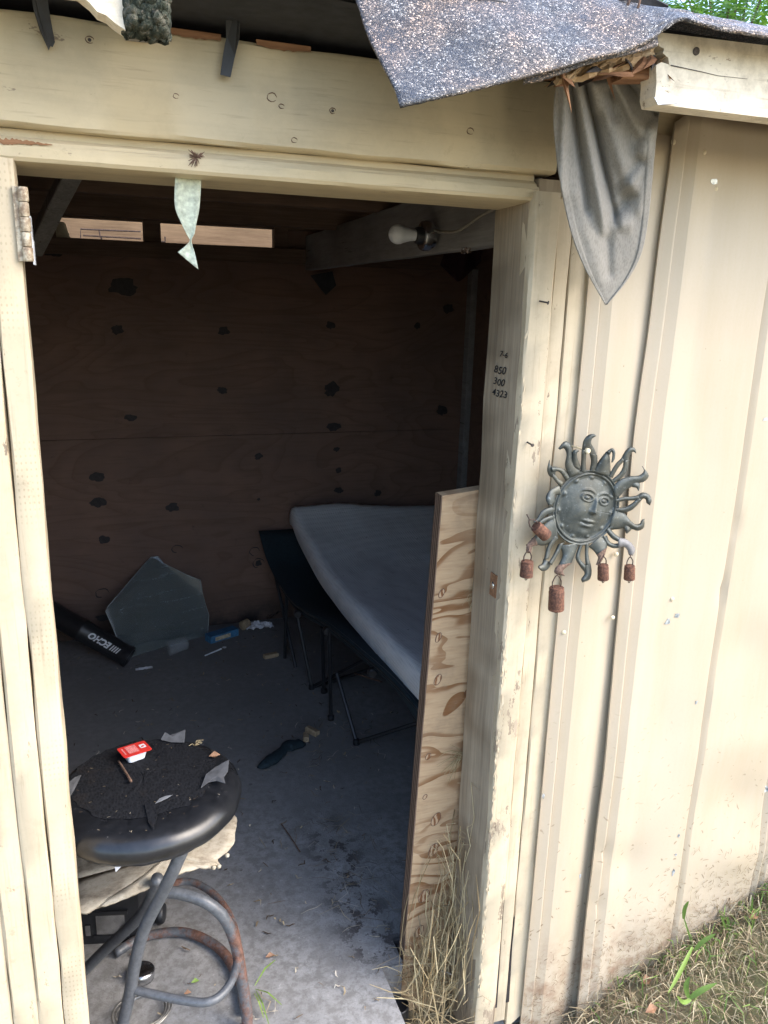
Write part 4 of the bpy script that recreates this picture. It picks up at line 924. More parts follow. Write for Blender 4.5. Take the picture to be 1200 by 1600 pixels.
# --- camp cot
rail = smooth_path([(.665,2.275,.474),(.675,2.10,.37),(.688,1.82,.335),(.70,1.62,.345),(.715,1.34,.400),(.73,1.14,.425),(.745,.967,.439),(.77,.73,.449),(.79,.545,.437)], 6)
cot = thing('camp_cot', (1.05, 1.4, 0), 'dark folding camp cot with thin black tube legs along the right side', 'cot')
nR = len(rail)-1
def cotf(u, v):
    a = rail[round(v*nR)]; c_ = Vector((a.x+.70, a.y-.02, a.z*.4+.28)); p = a.lerp(c_, u); p.z -= .07*sin(pi*u)*(1 if v > .1 else v*10); return p
b = MB(); b.grid(cotf, 16, nR); b.build('fabric', M_blackfab, cot, smooth=True, solid=.004)
# hanging hem of the fabric
b = MB(); b.grid(lambda u, v: rail[round(v*nR)]+Vector((.004+.012*u, 0, -.002-(.035+.03*exp(-((v-.97)/.05)**2))*u+.004*nz((v*14, u*2, 1))*u)), 4, nR); b.build('hem', M_blackfab, cot, smooth=True, solid=.003)
b = MB(); b.tube([r_+Vector((.012,0,-.010)) for r_ in rail[10:]], .009, 8); b.build('rail', M_blacktube, cot, smooth=True)
def F3(px, py): p = atz(px, py, .008); return p
legs = [(rail[12]+Vector((.01,0,-.01)), F3(445,1028)), (rail[8]+Vector((.01,0,-.01)), (.72,1.75,.008)), ((.70,1.66,.31), F3(487,1074)), ((.745,1.42,.33), F3(506,1080)), (rail[26]+Vector((.01,0,-.015)), F3(517,1122)), ((.765,1.28,.20), F3(557,1160)), (F3(557,1160), (1.10,.92,.19)), ((1.10,.92,.19), (1.30,.80,.32)), (F3(487,1074), (1.15,1.60,.06)), (F3(490,1072), (.90,1.30,.24)), ((.86,1.60,.27), (1.25,1.45,.008)), ((1.33,1.9,.34), (1.36,1.7,.008)), ((1.38,.8,.34), (1.36,1.1,.008))]
for a, c_ in legs:
    a, c_ = Vector(a), Vector(c_); b = MB(); b.tube([a, a.lerp(c_, .5), c_], .0075, 8); b.build('leg', M_blacktube, cot, auto=40)
for p in (F3(487,1074), F3(557,1160), F3(506,1080), F3(517,1122)):
    b = MB(); b.lathe([(.010,-.008),(.013,-.006),(.013,.010),(.009,.014)], p, (0,0,1), 12); b.build('foot', M_black, cot, auto=40)
for v in ((.70,1.62,.33), (.728,1.28,.395), (.76,.86,.425)):
    b = MB(); b.lathe([(.012,-.014),(.016,-.010),(.016,.010),(.012,.014)], Vector(v)+Vector((-.002,0,-.018)), (.2,1,0), 12); b.build('hinge_joint', M_blacktube, cot, auto=40)
b = MB(); b.tube([atz(554,1052,.16), atz(597,1066,.17)], .003, 6); b.build('spring_wire', M_chrome, cot)
# --- mattress
lb = smooth_path([(.80,2.20,.535),(.80,2.06,.485),(.80,1.86,.448),(.80,1.657,.419),(.80,1.45,.413),(.80,1.253,.413),(.80,.87,.431),(.80,.571,.451),(.80,.42,.455)], 5)
nL = len(lb)-1; TH = .088
def surf(u, v, top):
    p = lb[round(v*nL)]; W2 = .72; x = p.x+u*W2; sag = -.020*sin(pi*min(1, u*1.05))*(.1+.9*min(1, v*2)) - .030*u
    bl = .022*exp(-((u-.30)/.25)**2)*max(0, 1-v*5)
    zz = p.z+sag+bl
    return Vector((x, p.y, zz+(TH if top else 0)))
b = MB(); nU = 40; prof = [(0, .02, 0), (-.004, .25, 0), (-.004, .55, 0), (.0, .80, 0), (.008, .93, 0), (.022, 1.0, 0)]
vs = []; rows = nL+1
for k in range(rows):
    v = k/nL; e0 = min(1, k/2.0); 
    row = []
    for (dx, t_, _) in prof:
        q = surf(0, v, False); row.append(q+Vector((dx, 0, TH*t_)))
    for i in range(1, nU+1):
        u = i/nU; q = surf(u, v, True); row.append(q+Vector((.022*(1-u), 0, .004*nz((u*5, v*10, 1))+.003*nz((u*16, v*34, 4))+.0022*sin(v*60+6*nz((u*2,v*4,3)))*max(0, nz((u*4, v*5, 8))))))
    if k < 2:
        for q in row:
            q.z -= TH*.28*(1-k/1.6) if q.z > surf(.0, v, False).z else 0
    vs.append(row)
wv = len(vs[0])
b.add([q for r_ in vs for q in r_], [(k*wv+i, k*wv+i+1, (k+1)*wv+i+1, (k+1)*wv+i) for k in range(rows-1) for i in range(wv-1)])
# ends and underside
k0 = len(b.v)
und = [[surf(i/nU, k/nL, False) for i in range(0, nU+1, 5)] for k in (0, nL)]
for kk, idx in ((0, 0), (1, rows-1)):
    ring = list(range(idx*wv, idx*wv+wv)); k1 = len(b.v); b.v += und[kk][::-1]; b.f.append(tuple(ring+list(range(k1, k1+len(und[kk])))))
b.grid(lambda u, v: surf(u, v, False), 10, nL)
b.build('mattress', M_matt, smooth=True, label='thin grey foam mattress lying on the dark camp cot', cat='mattress')

# --- broken acrylic sheet leaning on the back wall
tpx = [(165,955,.16),(168,948,.17),(196,915,.27),(222,885,.37),(236,870,.41),(247,869,.41),(256,880,.38),(290,897,.33),(313,906,.29),(317,930,.23),(322,948,.17),(326,960,.13),(325,985,.03),(320,995,.0),(200,1027,.0),(193,1020,.015)]
pts = []
for x, y, z in tpx:
    fl = atz(200, 1027, .004) if x < 260 else atz(322, 994, .004)
    Yb = 2.07+(x-200)/122*.145; tt = z/.41; Y = Yb+(2.312-Yb)*tt*1.0; Y = min(Y, 2.314); pts.append(at(x, y, Y))
b = MB(); b.prism(pts, (0, -.005, .001)); acs = b.build('acrylic_sheet', M_acryl, label='broken dusty clear sheet leaning against the plywood back wall', cat='clear sheet')
M_edge_highlight = plain('acrylic_edge_highlight', (.42,.46,.47,1), .3, var=.4, sc=60)
b = MB(); b.tube([p+Vector((0,-.0055,.0005)) for p in pts], .0013, 5, closed=True); b.build('edge_highlight', M_edge_highlight, acs)  # pale tube standing in for the highlight along the broken edge
b = MB(); b.prism([pts[-2]+Vector((.003,-.0058,.003)), pts[-3]+Vector((-.003,-.0058,.003)), pts[-3]+Vector((-.003,-.004,.03)), pts[-2]+Vector((-.01,-.004,.055))], (0,-.0006,0)); b.build('reflection_band', M_acryl, acs)  # extra layer imitating the lighter reflection along the sheet's foot
c0 = atz(262, 1011, .03); b = MB(); ax = Vector((.9, .25, .1)).normalized(); b.lathe([(.036,0),(.037,.002),(.034,.004),(.030,.08),(.027,.085)], (c0.x, c0.y-.03, .036), ax, 24)
b.build('plastic_cup', M_glass, smooth=True, label='clear plastic cup lying on its side before the broken sheet', cat='cup')
# --- blower tube with lettering
A_, B_ = Vector((-.30, 2.13, .255)), Vector((.048, 1.955, .050)); ax = (B_-A_).normalized(); Lb = (B_-A_).length
tubeo = thing('blower_tube', (.0, 2.0, 0), 'black leaf blower tube with white lettering leaning in the left corner', 'blower tube')
b = MB(); b.lathe([(.047,-.25),(.047,.20),(.050,.205),(.050,.215),(.046,.22),(.044,Lb-.02),(.046,Lb-.016),(.046,Lb),(.041,Lb),(.040,Lb-.06)], A_, ax, 32); bt = b.build('tube', M_black, tubeo, auto=40)
view = (CAM-(A_+B_)/2).normalized(); side = (view-ax*view.dot(ax)).normalized(); upd = ax.cross(side)
def wrap(vs, fs, org, flip):
    b = MB(); out = []
    for v in vs:
        l = org - v.x; an = (v.y-.011)/.0452; n_ = side*cos(an)-upd*sin(an)*flip
        out.append(A_+ax*l+n_*.0466)
    b.add(out, fs); return b
vs, fs = text_mesh('ECHO', .036, .30, .0016)
dn = 1 if (ax.cross(side)).z > 0 else -1
wrap(vs, fs, Lb-.085, dn).build('lettering', M_white, bt, fix=False)
bs = MB()
for k in range(4):
    x0 = -.010*(k+1)-.003; bs.add([(x0,0,0),(x0+.005,0,0),(x0+.005+.0075,.025,0),(x0+.0075,.025,0)], [(0,1,2,3)])
wrap(bs.v, bs.f, Lb-.085, dn).build('stripes', M_white, bt, fix=False)
b = MB(); p = atz(225, 1046, .004); b.grid(lambda u, v: p+Vector(((u-.5)*.07, (v-.5)*.02+.008*nz((u*4,1,1)), .006+.006*nz((u*7,v*5,2)))), 8, 3); b.build('wrapper', M_paper, solid=.001, label='small pale wrapper on the floor by the blower tube mouth', cat='wrapper')
# --- litter along the back
p = atz(347, 997, 0); b = MB(); R_ = Matrix.Rotation(radians(24), 3, 'Z'); bb = MB(); bb.box(-.075, .075, -.025, .025, 0, .035); b.add([R_ @ v+p for v in bb.v], bb.f); bx = b.build('carton', M_blue, label='small blue carton lying by the foot of the back wall', cat='carton')
b = MB(); bb = MB(); bb.box(-.05, .03, -.0256, -.025, .008, .026); b.add([R_ @ v+p for v in bb.v], bb.f); b.build('label', plain('carton_label', (.5,.42,.28,1), .7, var=.4, sc=90), bx)
p = atz(333, 1019, .003); b = MB(); q = atz(347, 1013, .004); d = (q-p); b.tube([p-d*.9, p, q-d*.1], [.003,.0035,.004], 6); b.lathe([(.001,-.003),(.010,0),(.010,.001),(.001,.002)], q+d*.25, (0,0,1), 12); b.build('plastic_spoon', M_whitepl, label='white plastic spoon on the floor in front of the blue carton', cat='spoon')
p = atz(378, 985, 0); b = MB(); b.lathe([(.020,0),(.022,.001),(.022,.04),(.019,.042)], p+Vector((0,0,.022)), (.8,.5,.1), 16); b.build('small_tin', M_tan, auto=40, label='small tin on its side between the blue carton and the crumpled paper', cat='tin')
p = atz(405, 982, 0); b = MB(); b.grid(lambda u, v: p+Vector(((u-.5)*.13, (v-.5)*.06, .012+.030*abs(nz((u*4, v*3, 1)))+.01*nz((u*11, v*9, 2)))), 16, 8); b.build('crumpled_paper', M_paper, solid=.001, label='crumpled white paper on the floor under the head of the cot', cat='paper')
p = atz(432, 968, 0); b = MB(); b.grid(lambda u, v: p+Vector(((u-.5)*.10, (v-.5)*.04+.04*u, .012+.02*abs(nz((u*4, v*3, 8)))+.03*u)), 8, 4); b.build('foil_wrapper', M_chrome, solid=.001, label='shiny wrapper against the back wall beside the cot leg', cat='wrapper')
def chunk(px, py, a, bb_, c_, rot, label):
    p = atz(px, py, 0); R_ = Matrix.Rotation(rot, 3, 'Z'); b = MB(); b.plank((-a/2, 0, c_/2), (a/2, 0, c_/2), bb_, c_, (0,1,0), c=.003, n=5, j=.002, rag0=.006, rag1=.006); b.v = [R_ @ v+p for v in b.v]
    b.build('wood_chunk', M_tan, label=label, cat='wood chunk', group='wood chunks on the floor')
chunk(488, 1146, .060, .022, .020, radians(120), 'longer tan wood chunk at the end of the black rag')
chunk(478, 1156, .036, .022, .022, radians(75), 'short tan wood chunk touching the tip of the black rag')
chunk(423, 1027, .070, .022, .018, radians(10), 'tan wood chunk by the far leg of the cot')
# black twisted rag
rp_ = smooth_path([atz(404,1199,.016), atz(420,1190,.02), atz(434,1180,.02), atz(447,1168,.02), atz(462,1163,.02), atz(477,1162,.014)], 8)
def ragf(u, v):
    i = round(v*(len(rp_)-1)); p = rp_[i]; tt = (rp_[min(i+1, len(rp_)-1)]-rp_[max(i-1, 0)]).normalized(); s = Vector((-tt.y, tt.x, 0)); a = u*2*pi
    w = (.022+.008*nz((v*5, 1, 1)))*min(1, .35+6*min(v, 1-v)); return p+s*cos(a)*w+Vector((0,0,max(-p.z+.002, sin(a)*w*.65)))+Vector((nz((u*5, v*14, 3)), nz((u*5, v*14, 7)), 0))*.006
b = MB(); b.grid(ragf, 16, len(rp_)-1); b.build('black_rag', M_blackfab, smooth=True, label='twisted black rag lying on the concrete floor', cat='rag')

# --- stool
SC = Vector((.040, .160, 0)); SR = .186; ZS = .600
st = thing('bar_stool', (SC.x, SC.y+.05, 0), 'black vinyl bar stool with torn seat and rusty foot rings', 'stool')
b = MB(); prof = [(.02,ZS-.062),(SR-.03,ZS-.062),(SR-.012,ZS-.055),(SR-.002,ZS-.042),(SR,ZS-.030),(SR-.004,ZS-.016),(SR-.016,ZS-.005),(SR-.035,ZS+.001),(SR-.06,ZS+.001),(.01,ZS-.003)]
b.lathe(prof, SC, (0,0,1), 96)
for v in b.v:
    a_ = math.atan2(v.y-SC.y, v.x-SC.x); r_ = sqrt((v.x-SC.x)**2+(v.y-SC.y)**2)
    if r_ > .1: v.z += .0022*nz((cos(a_)*5, sin(a_)*5, v.z*20))+.0012*nz((cos(a_)*22, sin(a_)*22, v.z*40)); k_ = 1+.006*nz((cos(a_)*9, sin(a_)*9, v.z*30)); v.x = SC.x+(v.x-SC.x)*k_; v.y = SC.y+(v.y-SC.y)*k_
seat = b.build('seat', M_vinyl, st, smooth=True)
# bare weave where the cover is torn away
k = 60; ctr = SC+Vector((-.005, .026, ZS+.0022)); ring = []
for i in range(k):
    a = 2*pi*i/k; r = (SR-.042)*(1+.10*nz((cos(a)*2, sin(a)*2, 4))+.05*nz((cos(a)*9, sin(a)*9, 2))); ring.append(ctr+Vector((cos(a)*r, sin(a)*r*.97, 0)))
b = MB(); b.grid(lambda u, v: ctr.lerp(ring[round(u*k) % k], v)+Vector((0,0,.0025*nz((u*30, v*9, 1))*min(1, (1-v)*5))), k, 14); b.build('bare_weave', M_seat, seat, smooth=True)
def sflap(pxs, up, mat=M_flap):
    pl = [atz(x, y, ZS+.004+h*.001) for x, y, h in pxs]; b = MB(); n_ = len(pl); c_ = sum(pl, Vector())/n_; b.add([c_+Vector((0,0,up*.3))]+pl, [(0, 1+i, 1+(i+1) % n_) for i in range(n_)]); b.build('torn_vinyl', mat, seat, solid=.0012)
sflap([(314,1231,2),(322,1210,6),(338,1198,9),(358,1187,14),(356,1205,10),(350,1214,8),(352,1224,10),(338,1220,6),(326,1222,4)], .002)
sflap([(251,1156,2),(258,1144,12),(262,1150,6),(290,1140,16),(288,1160,2),(268,1160,1)], .002)
sflap([(242,1256,2),(249,1248,6),(258,1244,8),(270,1242,8),(262,1247,5),(252,1252,3)], .001, M_flap)
sflap([(108,1222,6),(118,1214,4),(127,1211,3),(122,1222,4),(117,1232,4),(108,1248,5)], .003)
sflap([(226,1256,1),(240,1250,3),(246,1275,2),(240,1296,1),(232,1285,1)], .001, M_seat)
TUB = .0125
LG = [[atz(292,1312,.545), atz(270,1362,.48), atz(247,1408,.40), atz(226,1450,.33), atz(212,1500,.25), atz(203,1550,.16), atz(192,1600,.075), atz(184,1640,.013)],
      [atz(250,1392,.33), atz(285,1397,.325), atz(322,1410,.31), atz(350,1434,.27), atz(368,1475,.20), atz(378,1530,.12), atz(386,1590,.03), atz(384,1612,.013)],
      [atz(246,1372,.40), atz(238,1398,.34), atz(222,1428,.26), atz(190,1460,.16), atz(158,1490,.08), atz(128,1520,.013)],
      [SC+Vector((.03,.09,.545)), SC+Vector((.045,.12,.42)), atz(250,1392,.33)]]
for pts_ in LG:
    b = MB(); b.tube(smooth_path(pts_, 6), TUB, 14); b.build('leg', M_tube, st, smooth=True)
ringp = [atz(207,1546,.165), atz(250,1556,.165), atz(292,1564,.165), atz(322,1566,.165), atz(344,1556,.165), atz(362,1532,.168), atz(371,1500,.17), atz(369,1462,.17), atz(355,1424,.17), atz(330,1394,.17), atz(298,1378,.17), atz(268,1382,.17), atz(245,1400,.17), atz(228,1440,.17), atz(214,1490,.168), atz(207,1530,.165)]
b = MB(); b.tube(smooth_path(ringp, 6), .0088, 12); b.build('foot_ring', M_tube, st, smooth=True)
rg2 = [atz(180,1490,.014), atz(215,1468,.014), atz(252,1458,.014), atz(290,1457,.014), atz(325,1470,.014), atz(352,1492,.014), atz(372,1530,.014), atz(384,1580,.014)]
b = MB(); b.tube(smooth_path(rg2, 6), .0115, 12); b.build('base_ring', M_tube, st, smooth=True)
# --- pale sheet lodged under the seat
SZ = .375
def ss(px, py, dz=0): return atz(px, py, SZ+dz)
edge = [(96,1380),(112,1424),(136,1428),(150,1419),(180,1410),(205,1400),(232,1388),(262,1372),(290,1362),(312,1357),(330,1358),(336,1349),(344,1352),(338,1342),(352,1334),(366,1318),(368,1300),(371,1282),(362,1268),(340,1262),(300,1270),(200,1290),(96,1330)]
b = MB(); base_e = [ss(x, y, .006*nz((x*.02, y*.02, 1))) for x, y in edge]; c_ = sum(base_e, Vector())/len(base_e); c_.z += .012
fan = []; RN = 5
dense = []
for i in range(len(base_e)):
    a, d = base_e[i], base_e[(i+1) % len(base_e)]
    for j in range(4): dense.append(a.lerp(d, j/4)+Vector((rnd(-1,1), rnd(-1,1), 0))*.0012)
n_ = len(dense)
b.grid(lambda u, v: c_.lerp(dense[round(u*n_) % n_], v)+Vector((0,0,.004*nz((u*8, v*3, 2)))), n_, RN)
sh = b.build('weathered_sheet', M_hide, smooth=True, solid=.005, label='pale weathered ragged sheet lodged under the stool seat', cat='sheet')
hp = ss(222, 1352, .006); b = MB(); b.lathe([(.012,0),(.010,.0012)], hp, (0,0,1), 12); b.build('hole', M_knot, sh)
for px, py in ((334,1356),(342,1354),(355,1337)):
    b = MB(); p = ss(px, py, .002); b.lathe([(.002,-.004),(.0048,-.001),(.005,.003),(.002,.005)], p, (.3,.2,1), 8); b.build('curl', M_hide, sh, smooth=True)
b = MB(); b.prism([atz(178,1349,.52), atz(195,1348,.52), atz(181,1363,.50)], (.001,.002,0)); b.build('paper_scrap', M_paper, label='small white scrap hanging under the front of the stool seat', cat='scrap')
# --- on the seat: sauce tub, twig, leaf, straw knot
sp0 = atz(211, 1184, ZS+.004); R_ = Matrix.Rotation(radians(20), 3, 'Z')
tub = thing('sauce_tub', (sp0.x, sp0.y, ZS+.003), 'red lidded white sauce tub lying on the torn stool seat', 'sauce tub')
def rbox(w0, d0, w1, d1, z0, z1, r=.006, tilt=0.0):
    b = MB(); vs = []; n_ = 5
    for z, w, d in ((z0, w0, d0), (z1, w1, d1)):
        for cx, cy, a0 in ((1,1,0),(-1,1,90),(-1,-1,180),(1,-1,270)):
            for i in range(n_):
                a = radians(a0+90*i/(n_-1)); vs.append(R_ @ Vector((cx*(w/2-r)+cos(a)*r, cy*(d/2-r)+sin(a)*r, z+tilt*(cx*w/2)))+Vector((sp0.x, sp0.y, ZS+.004)))
    k = 4*n_; b.add(vs, [(i, (i+1) % k, k+(i+1) % k, k+i) for i in range(k)]+[tuple(range(k-1,-1,-1)), tuple(k+i for i in range(k))]); return b
rbox(.036, .026, .045, .034, 0, .019).build('cup', M_whitepl, tub, auto=40)
lid = rbox(.060, .043, .060, .043, .0195, .0207, .004, -.02).build('lid', M_red, tub)
def onlid(u, v): return R_ @ Vector((u, v, .0212-.02*u))+Vector((sp0.x, sp0.y, ZS+.004))
b = MB(); b.add([onlid(-.016,-.013), onlid(.006,-.013), onlid(.006,.016), onlid(-.016,.016)], [(0,1,2,3)]); b.add([onlid(-.024,-.012), onlid(-.021,-.012), onlid(-.021,.014), onlid(-.024,.014)], [(0,1,2,3)])
b.build('lid_print', plain('pink_print', (.62,.20,.19,1), .6, var=.5, sc=500, bump=0), lid)
b = MB(); b.add([onlid(.012,-.006), onlid(.024,-.006), onlid(.024,.009), onlid(.012,.009)], [(0,1,2,3)]); b.build('lid_emblem', M_white, lid)
b = MB(); b.add([onlid(.014,-.003)+Vector((0,0,.0004)), onlid(.022,-.001)+Vector((0,0,.0004)), onlid(.020,.004)+Vector((0,0,.0004)), onlid(.015,.002)+Vector((0,0,.0004))], [(0,1,2,3)]); b.build('lid_mark', M_red, lid)
b = MB(); b.tube(smooth_path([atz(185,1189,ZS+.008), atz(192,1200,ZS+.008), atz(199,1211,ZS+.008), atz(205,1221,ZS+.008)], 4), .0026, 7); b.build('twig', M_twig, smooth=True, label='short brown twig on the stool seat below the sauce tub', cat='twig')
p = atz(335, 1181, ZS+.006); b = MB(); b.add([p+Vector((-.012,0,.001)), p+Vector((0,-.010,.003)), p+Vector((.013,.001,0)), p+Vector((.002,.013,.004)), p+Vector((0,0,-.001))], [(0,1,4),(1,2,4),(2,3,4),(3,0,4)]); b.build('dry_leaf', M_brownleaf, label='small tan dry leaf near the right rim of the stool seat', cat='leaf')
b = MB()
for i in range(9):
    p = atz(rnd(296,316), rnd(1155,1165), ZS+.005); a = rnd(0, 2*pi); b.tube([p, p+Vector((cos(a)*.006, sin(a)*.006, .002)), p+Vector((cos(a+.7)*.012, sin(a+.7)*.012, 0))], .0007, 4)
b.build('straw_knot', M_straw, label='tiny knot of straw at the back right of the stool seat', cat='straw')
b = MB()
for i in range(70):
    a = rnd(0, 2*pi); r = SR*.86*sqrt(rnd(0,1)); p = SC+Vector((cos(a)*r, sin(a)*r, ZS+.004)); an = rnd(0, 2*pi); L = rnd(.001,.006); b.ribbon([p, p+Vector((cos(an)*L, sin(an)*L, .001))], rnd(.0006,.002), (0,0,1))
b.build('seat_crumbs', M_bits, fix=False, label='pale crumbs and lint scattered over the stool seat', cat='crumbs', kind='stuff')
# --- under the stool
p = atz(165, 1470, 0); cr = thing('lantern', (p.x, p.y+.05, 0), 'black box lantern on the floor behind the stool', 'lantern')
c0 = atz(172, 1442, .06); R2 = Matrix.Rotation(radians(-14), 3, 'Z')
def lb_(x0,x1,y0,y1,z0,z1): b = MB(); b.box(x0,x1,y0,y1,z0,z1); b.v = [R2 @ v+Vector((c0.x, c0.y, 0)) for v in b.v]; return b
lb_(-.07,.07,0,.10,.0,.15).build('body', M_black, cr); lb_(-.032,.036,-.004,-.0005,.03,.085).build('lens', M_chrome, cr); lb_(-.040,.044,-.007,.0,.088,.098).build('lens_frame', M_black, cr); lb_(-.040,.044,-.007,.0,.018,.028).build('lens_frame', M_black, cr)
lb_(-.058,-.046,-.006,-.0005,.03,.06).build('switch', M_chrome, cr)
p = atz(252, 1425, .03); b = MB(); b.lathe([(.006,-.014),(.022,-.012),(.025,-.008),(.025,.004),(.022,.008),(.006,.010)], (p.x, p.y, .026), (.95,-.3,.05), 20); cw = b.build('caster_wheel', M_black, auto=40, label='small black caster wheel on the floor behind the stool leg', cat='wheel')
b = MB(); b.tube([Vector((p.x-.012, p.y, .026)), Vector((p.x-.05, p.y+.01, .022))], .006, 8); b.build('axle', M_chrome, cw, auto=40)
p = atz(221, 1530, 0); b = MB(); b.lathe([(.001,.002),(.026,.002),(.029,.004),(.030,.024),(.026,.028),(.001,.026)], p, (.1,.1,1), 22); b.build('crushed_can', M_chrome, smooth=True, label='crushed shiny can on the floor at the foot of the stool leg', cat='can')
b = MB()
for k_, r in enumerate((.05, .056, .063)):
    c1 = atz(222, 1580, .006+.005*k_); b.tube([c1+Vector((cos(a)*r, sin(a)*r*.8, .004*sin(a*2+k_))) for a in [2*pi*i/28 for i in range(28)]], .0022, 6, closed=True)
b.build('wire_coil', plain('galvanised_strap', (.30,.29,.27,1), .35, .8, var=.3, sc=60), smooth=True, label='coil of metal strap on the floor under the stool', cat='coil')
p = atz(612, 1590, 0); b = MB(); b.lathe([(.026,0),(.027,.002),(.027,.07),(.025,.072),(.024,.06)], Vector((.585,.118,-.160)), (0,0,1), 20); b.build('dark_can', M_black, auto=40, label='small dark can standing in the slot at the foot of the plywood', cat='can')
# --- floor litter
random.seed(33)
b = MB()
def bit(p, L, w, curve=.4):
    a = rnd(0, 2*pi); d = Vector((cos(a), sin(a), 0)); s = Vector((-d.y, d.x, 0)); b.ribbon([p, p+d*L*.35+s*L*curve*rnd(-.4,.4), p+d*L*.7+s*L*curve*rnd(-.7,.7)+Vector((0,0,rnd(0,.006))), p+d*L+s*L*curve*rnd(-1,1)], w, (rnd(-.3,.3),0,1))
for i in range(520): bit(Vector((rnd(-.3,1.2), rnd(.05,2.2), .005)), rnd(.005,.028), rnd(.0012,.005))
for i in range(60): bit(Vector((rnd(.52,.70)-rnd(0,.03), rnd(.25,.75), .006)), rnd(.02,.10), rnd(.0008,.0018))
for i in range(75): bit(Vector((rnd(.60,.86), rnd(1.0,1.32), .006)), rnd(.01,.07), rnd(.0008,.002))
for px, py in ((440,1310),(460,1320),(418,1412),(470,1428),(405,1545),(430,1560),(408,1580),(500,1245),(416,1325)): bit(atz(px, py, .006), rnd(.03,.07), .0018, .2)
b.build('floor_litter', M_bits, fix=False, label='chaff, dry stems and crumbs scattered over the concrete floor', cat='litter', kind='stuff')
for px, py, lab, mt, s in ((305,1535,'curled olive leaf on the floor inside the stool ring', M_green, .010), (213,1490,'brown curled leaf on the floor behind the stool leg', M_brownleaf, .016), (147,1460,'brown leaf on the floor beside the black lantern', M_brownleaf, .02), (422,1495,'thin tan leaf lying alone on the concrete floor right of the stool', M_brownleaf, .012), (293,1553,'small dark brown leaf on the floor below the olive leaf', M_brownleaf, .009)):
    p = atz(px, py, .006); q = MB(); q.add([p+Vector((-s,0,.002)), p+Vector((-s*.2,-s*.6,.005)), p+Vector((s,.1*s,.001)), p+Vector((.1*s,s*.7,.007)), p+Vector((0,0,0))], [(0,1,4),(1,2,4),(2,3,4),(3,0,4)]); q.build('fallen_leaf', mt, label=lab, cat='leaf', group='leaves on the shed floor')
q = MB()
for px, py, qx, qy in ((398,1545,440,1570),(400,1548,420,1600),(397,1552,412,1590),(398,1540,430,1500)):
    p, r_ = atz(px, py, .006), atz(qx, qy, .012); q.ribbon([p, p.lerp(r_, .5)+Vector((0,0,.012)), r_], .004, (.2,-.3,1))
q.build('grass_sprig', M_green, fix=False, label='green grass sprig on the concrete right of the stool ring', cat='grass sprig')
q = MB(); q.tube(smooth_path([atz(440,1288,.005), atz(452,1305,.005), atz(469,1331,.005)], 4), .0018, 5); q.build('twig', M_twig, label='thin dark twig lying in the middle of the floor', cat='twig')

# ================================================================== OUTSIDE
# --- dead grass and soil line at the foot of the siding
random.seed(44)
b = MB()
for i in range(7800):
    x = rnd(.88, 1.85); y = -rnd(.0, 1)**1.3*.62-.015
    if i > 6000: x = rnd(-1.5, 3.0); y = rnd(-2.2, -.4)
    z = gz(x, y); a = rnd(0, 2*pi); L = rnd(.015, .075); up_ = rnd(.0, .028) if i % 5 else rnd(.02, .055)
    p = Vector((x, y, z+rnd(0, .012))); d = Vector((cos(a), sin(a), 0)); e_ = Vector((-d.y, d.x, 0))*rnd(-.4,.4)
    q = [p, p+d*L*.5+Vector((0,0,up_))+e_*L*.3, p+d*L+Vector((0,0,up_*rnd(.2,1.1)))+e_*L]
    if any(v.y > -.012 for v in q): q = [Vector((v.x, min(v.y, -.012), v.z)) for v in q]
    b.ribbon(q, rnd(.0010, .0030), (rnd(-.6,.6), rnd(-.6,.2), 1))
b.build('dead_grass', M_thatch, fix=False, label='matted dead grass on the ground along the siding', cat='dead grass', kind='stuff')
b = MB()
for i in range(620):
    x = 1.0+rnd(0, 1)**.6*.8; y = -rnd(.01, .5) if i % 3 else -rnd(.01, .08); p = Vector((x, y, gz(x, y))); a = rnd(0, 2*pi); L = rnd(.03, .09); d = Vector((cos(a)*.5, sin(a)*.5, 0))
    b.ribbon([p, p+d*L*.3+Vector((0,0,L*.6)), p+d*L+Vector((0,0,L*rnd(.5,.9)))], rnd(.0018,.0035), (rnd(-1,1), -1, .3))
b.build('green_grass', M_green, fix=False, label='sparse green grass blades among the dead grass', cat='grass', kind='stuff')
b = MB()
for i in range(1300):
    x = rnd(.86, 1.6); z = gz(x, -.02)+abs(random.gauss(0, .11)); L = rnd(.005, .020); a = rnd(0, 2*pi); fn = h1 if x < 1.0 else h2; y = -fn(x, z)-.0042
    p = Vector((x, y, z)); d = Vector((cos(a), 0, sin(a))); e_ = Vector((-d.z, 0, d.x))
    b.ribbon([p-d*L*.5, p+e_*L*rnd(-.2,.2), p+d*L*.5], rnd(.0006,.0014), (0,-1,0))
b.build('stuck_clippings', mk_stem('stuck_clipping', [(0, (.10,.07,.04,1)), (.6, (.20,.15,.09,1)), (1, (.36,.29,.18,1))]), fix=False, label='dry mower clippings stuck to the foot of the siding', cat='clippings', kind='stuff')
def weed(label, blades):
    root = None
    for pts_, w in blades:
        if root is None: root = thing('weed', pts_[0], label, 'weed', 'green weeds by the siding')
        c = smooth_path(pts_, 5); n_ = len(c)-1; b = MB(); V_ = (CAM-c[0]).normalized()
        def fn(u, v):
            p = c[round(v*n_)]; t = (c[min(round(v*n_)+1, n_)]-c[max(round(v*n_)-1, 0)]).normalized(); s = t.cross(V_).normalized(); ww = w*(sin(pi*min(1, .12+v*.88))**.7)+.0006
            return p+s*(u-.5)*2*ww+V_*(.5-abs(u-.5))*-ww*.6
        b.grid(fn, 4, n_); b.build('leaf_blade', M_green, root, smooth=True)
def wp(px, py, Y): return at(px, py, Y)
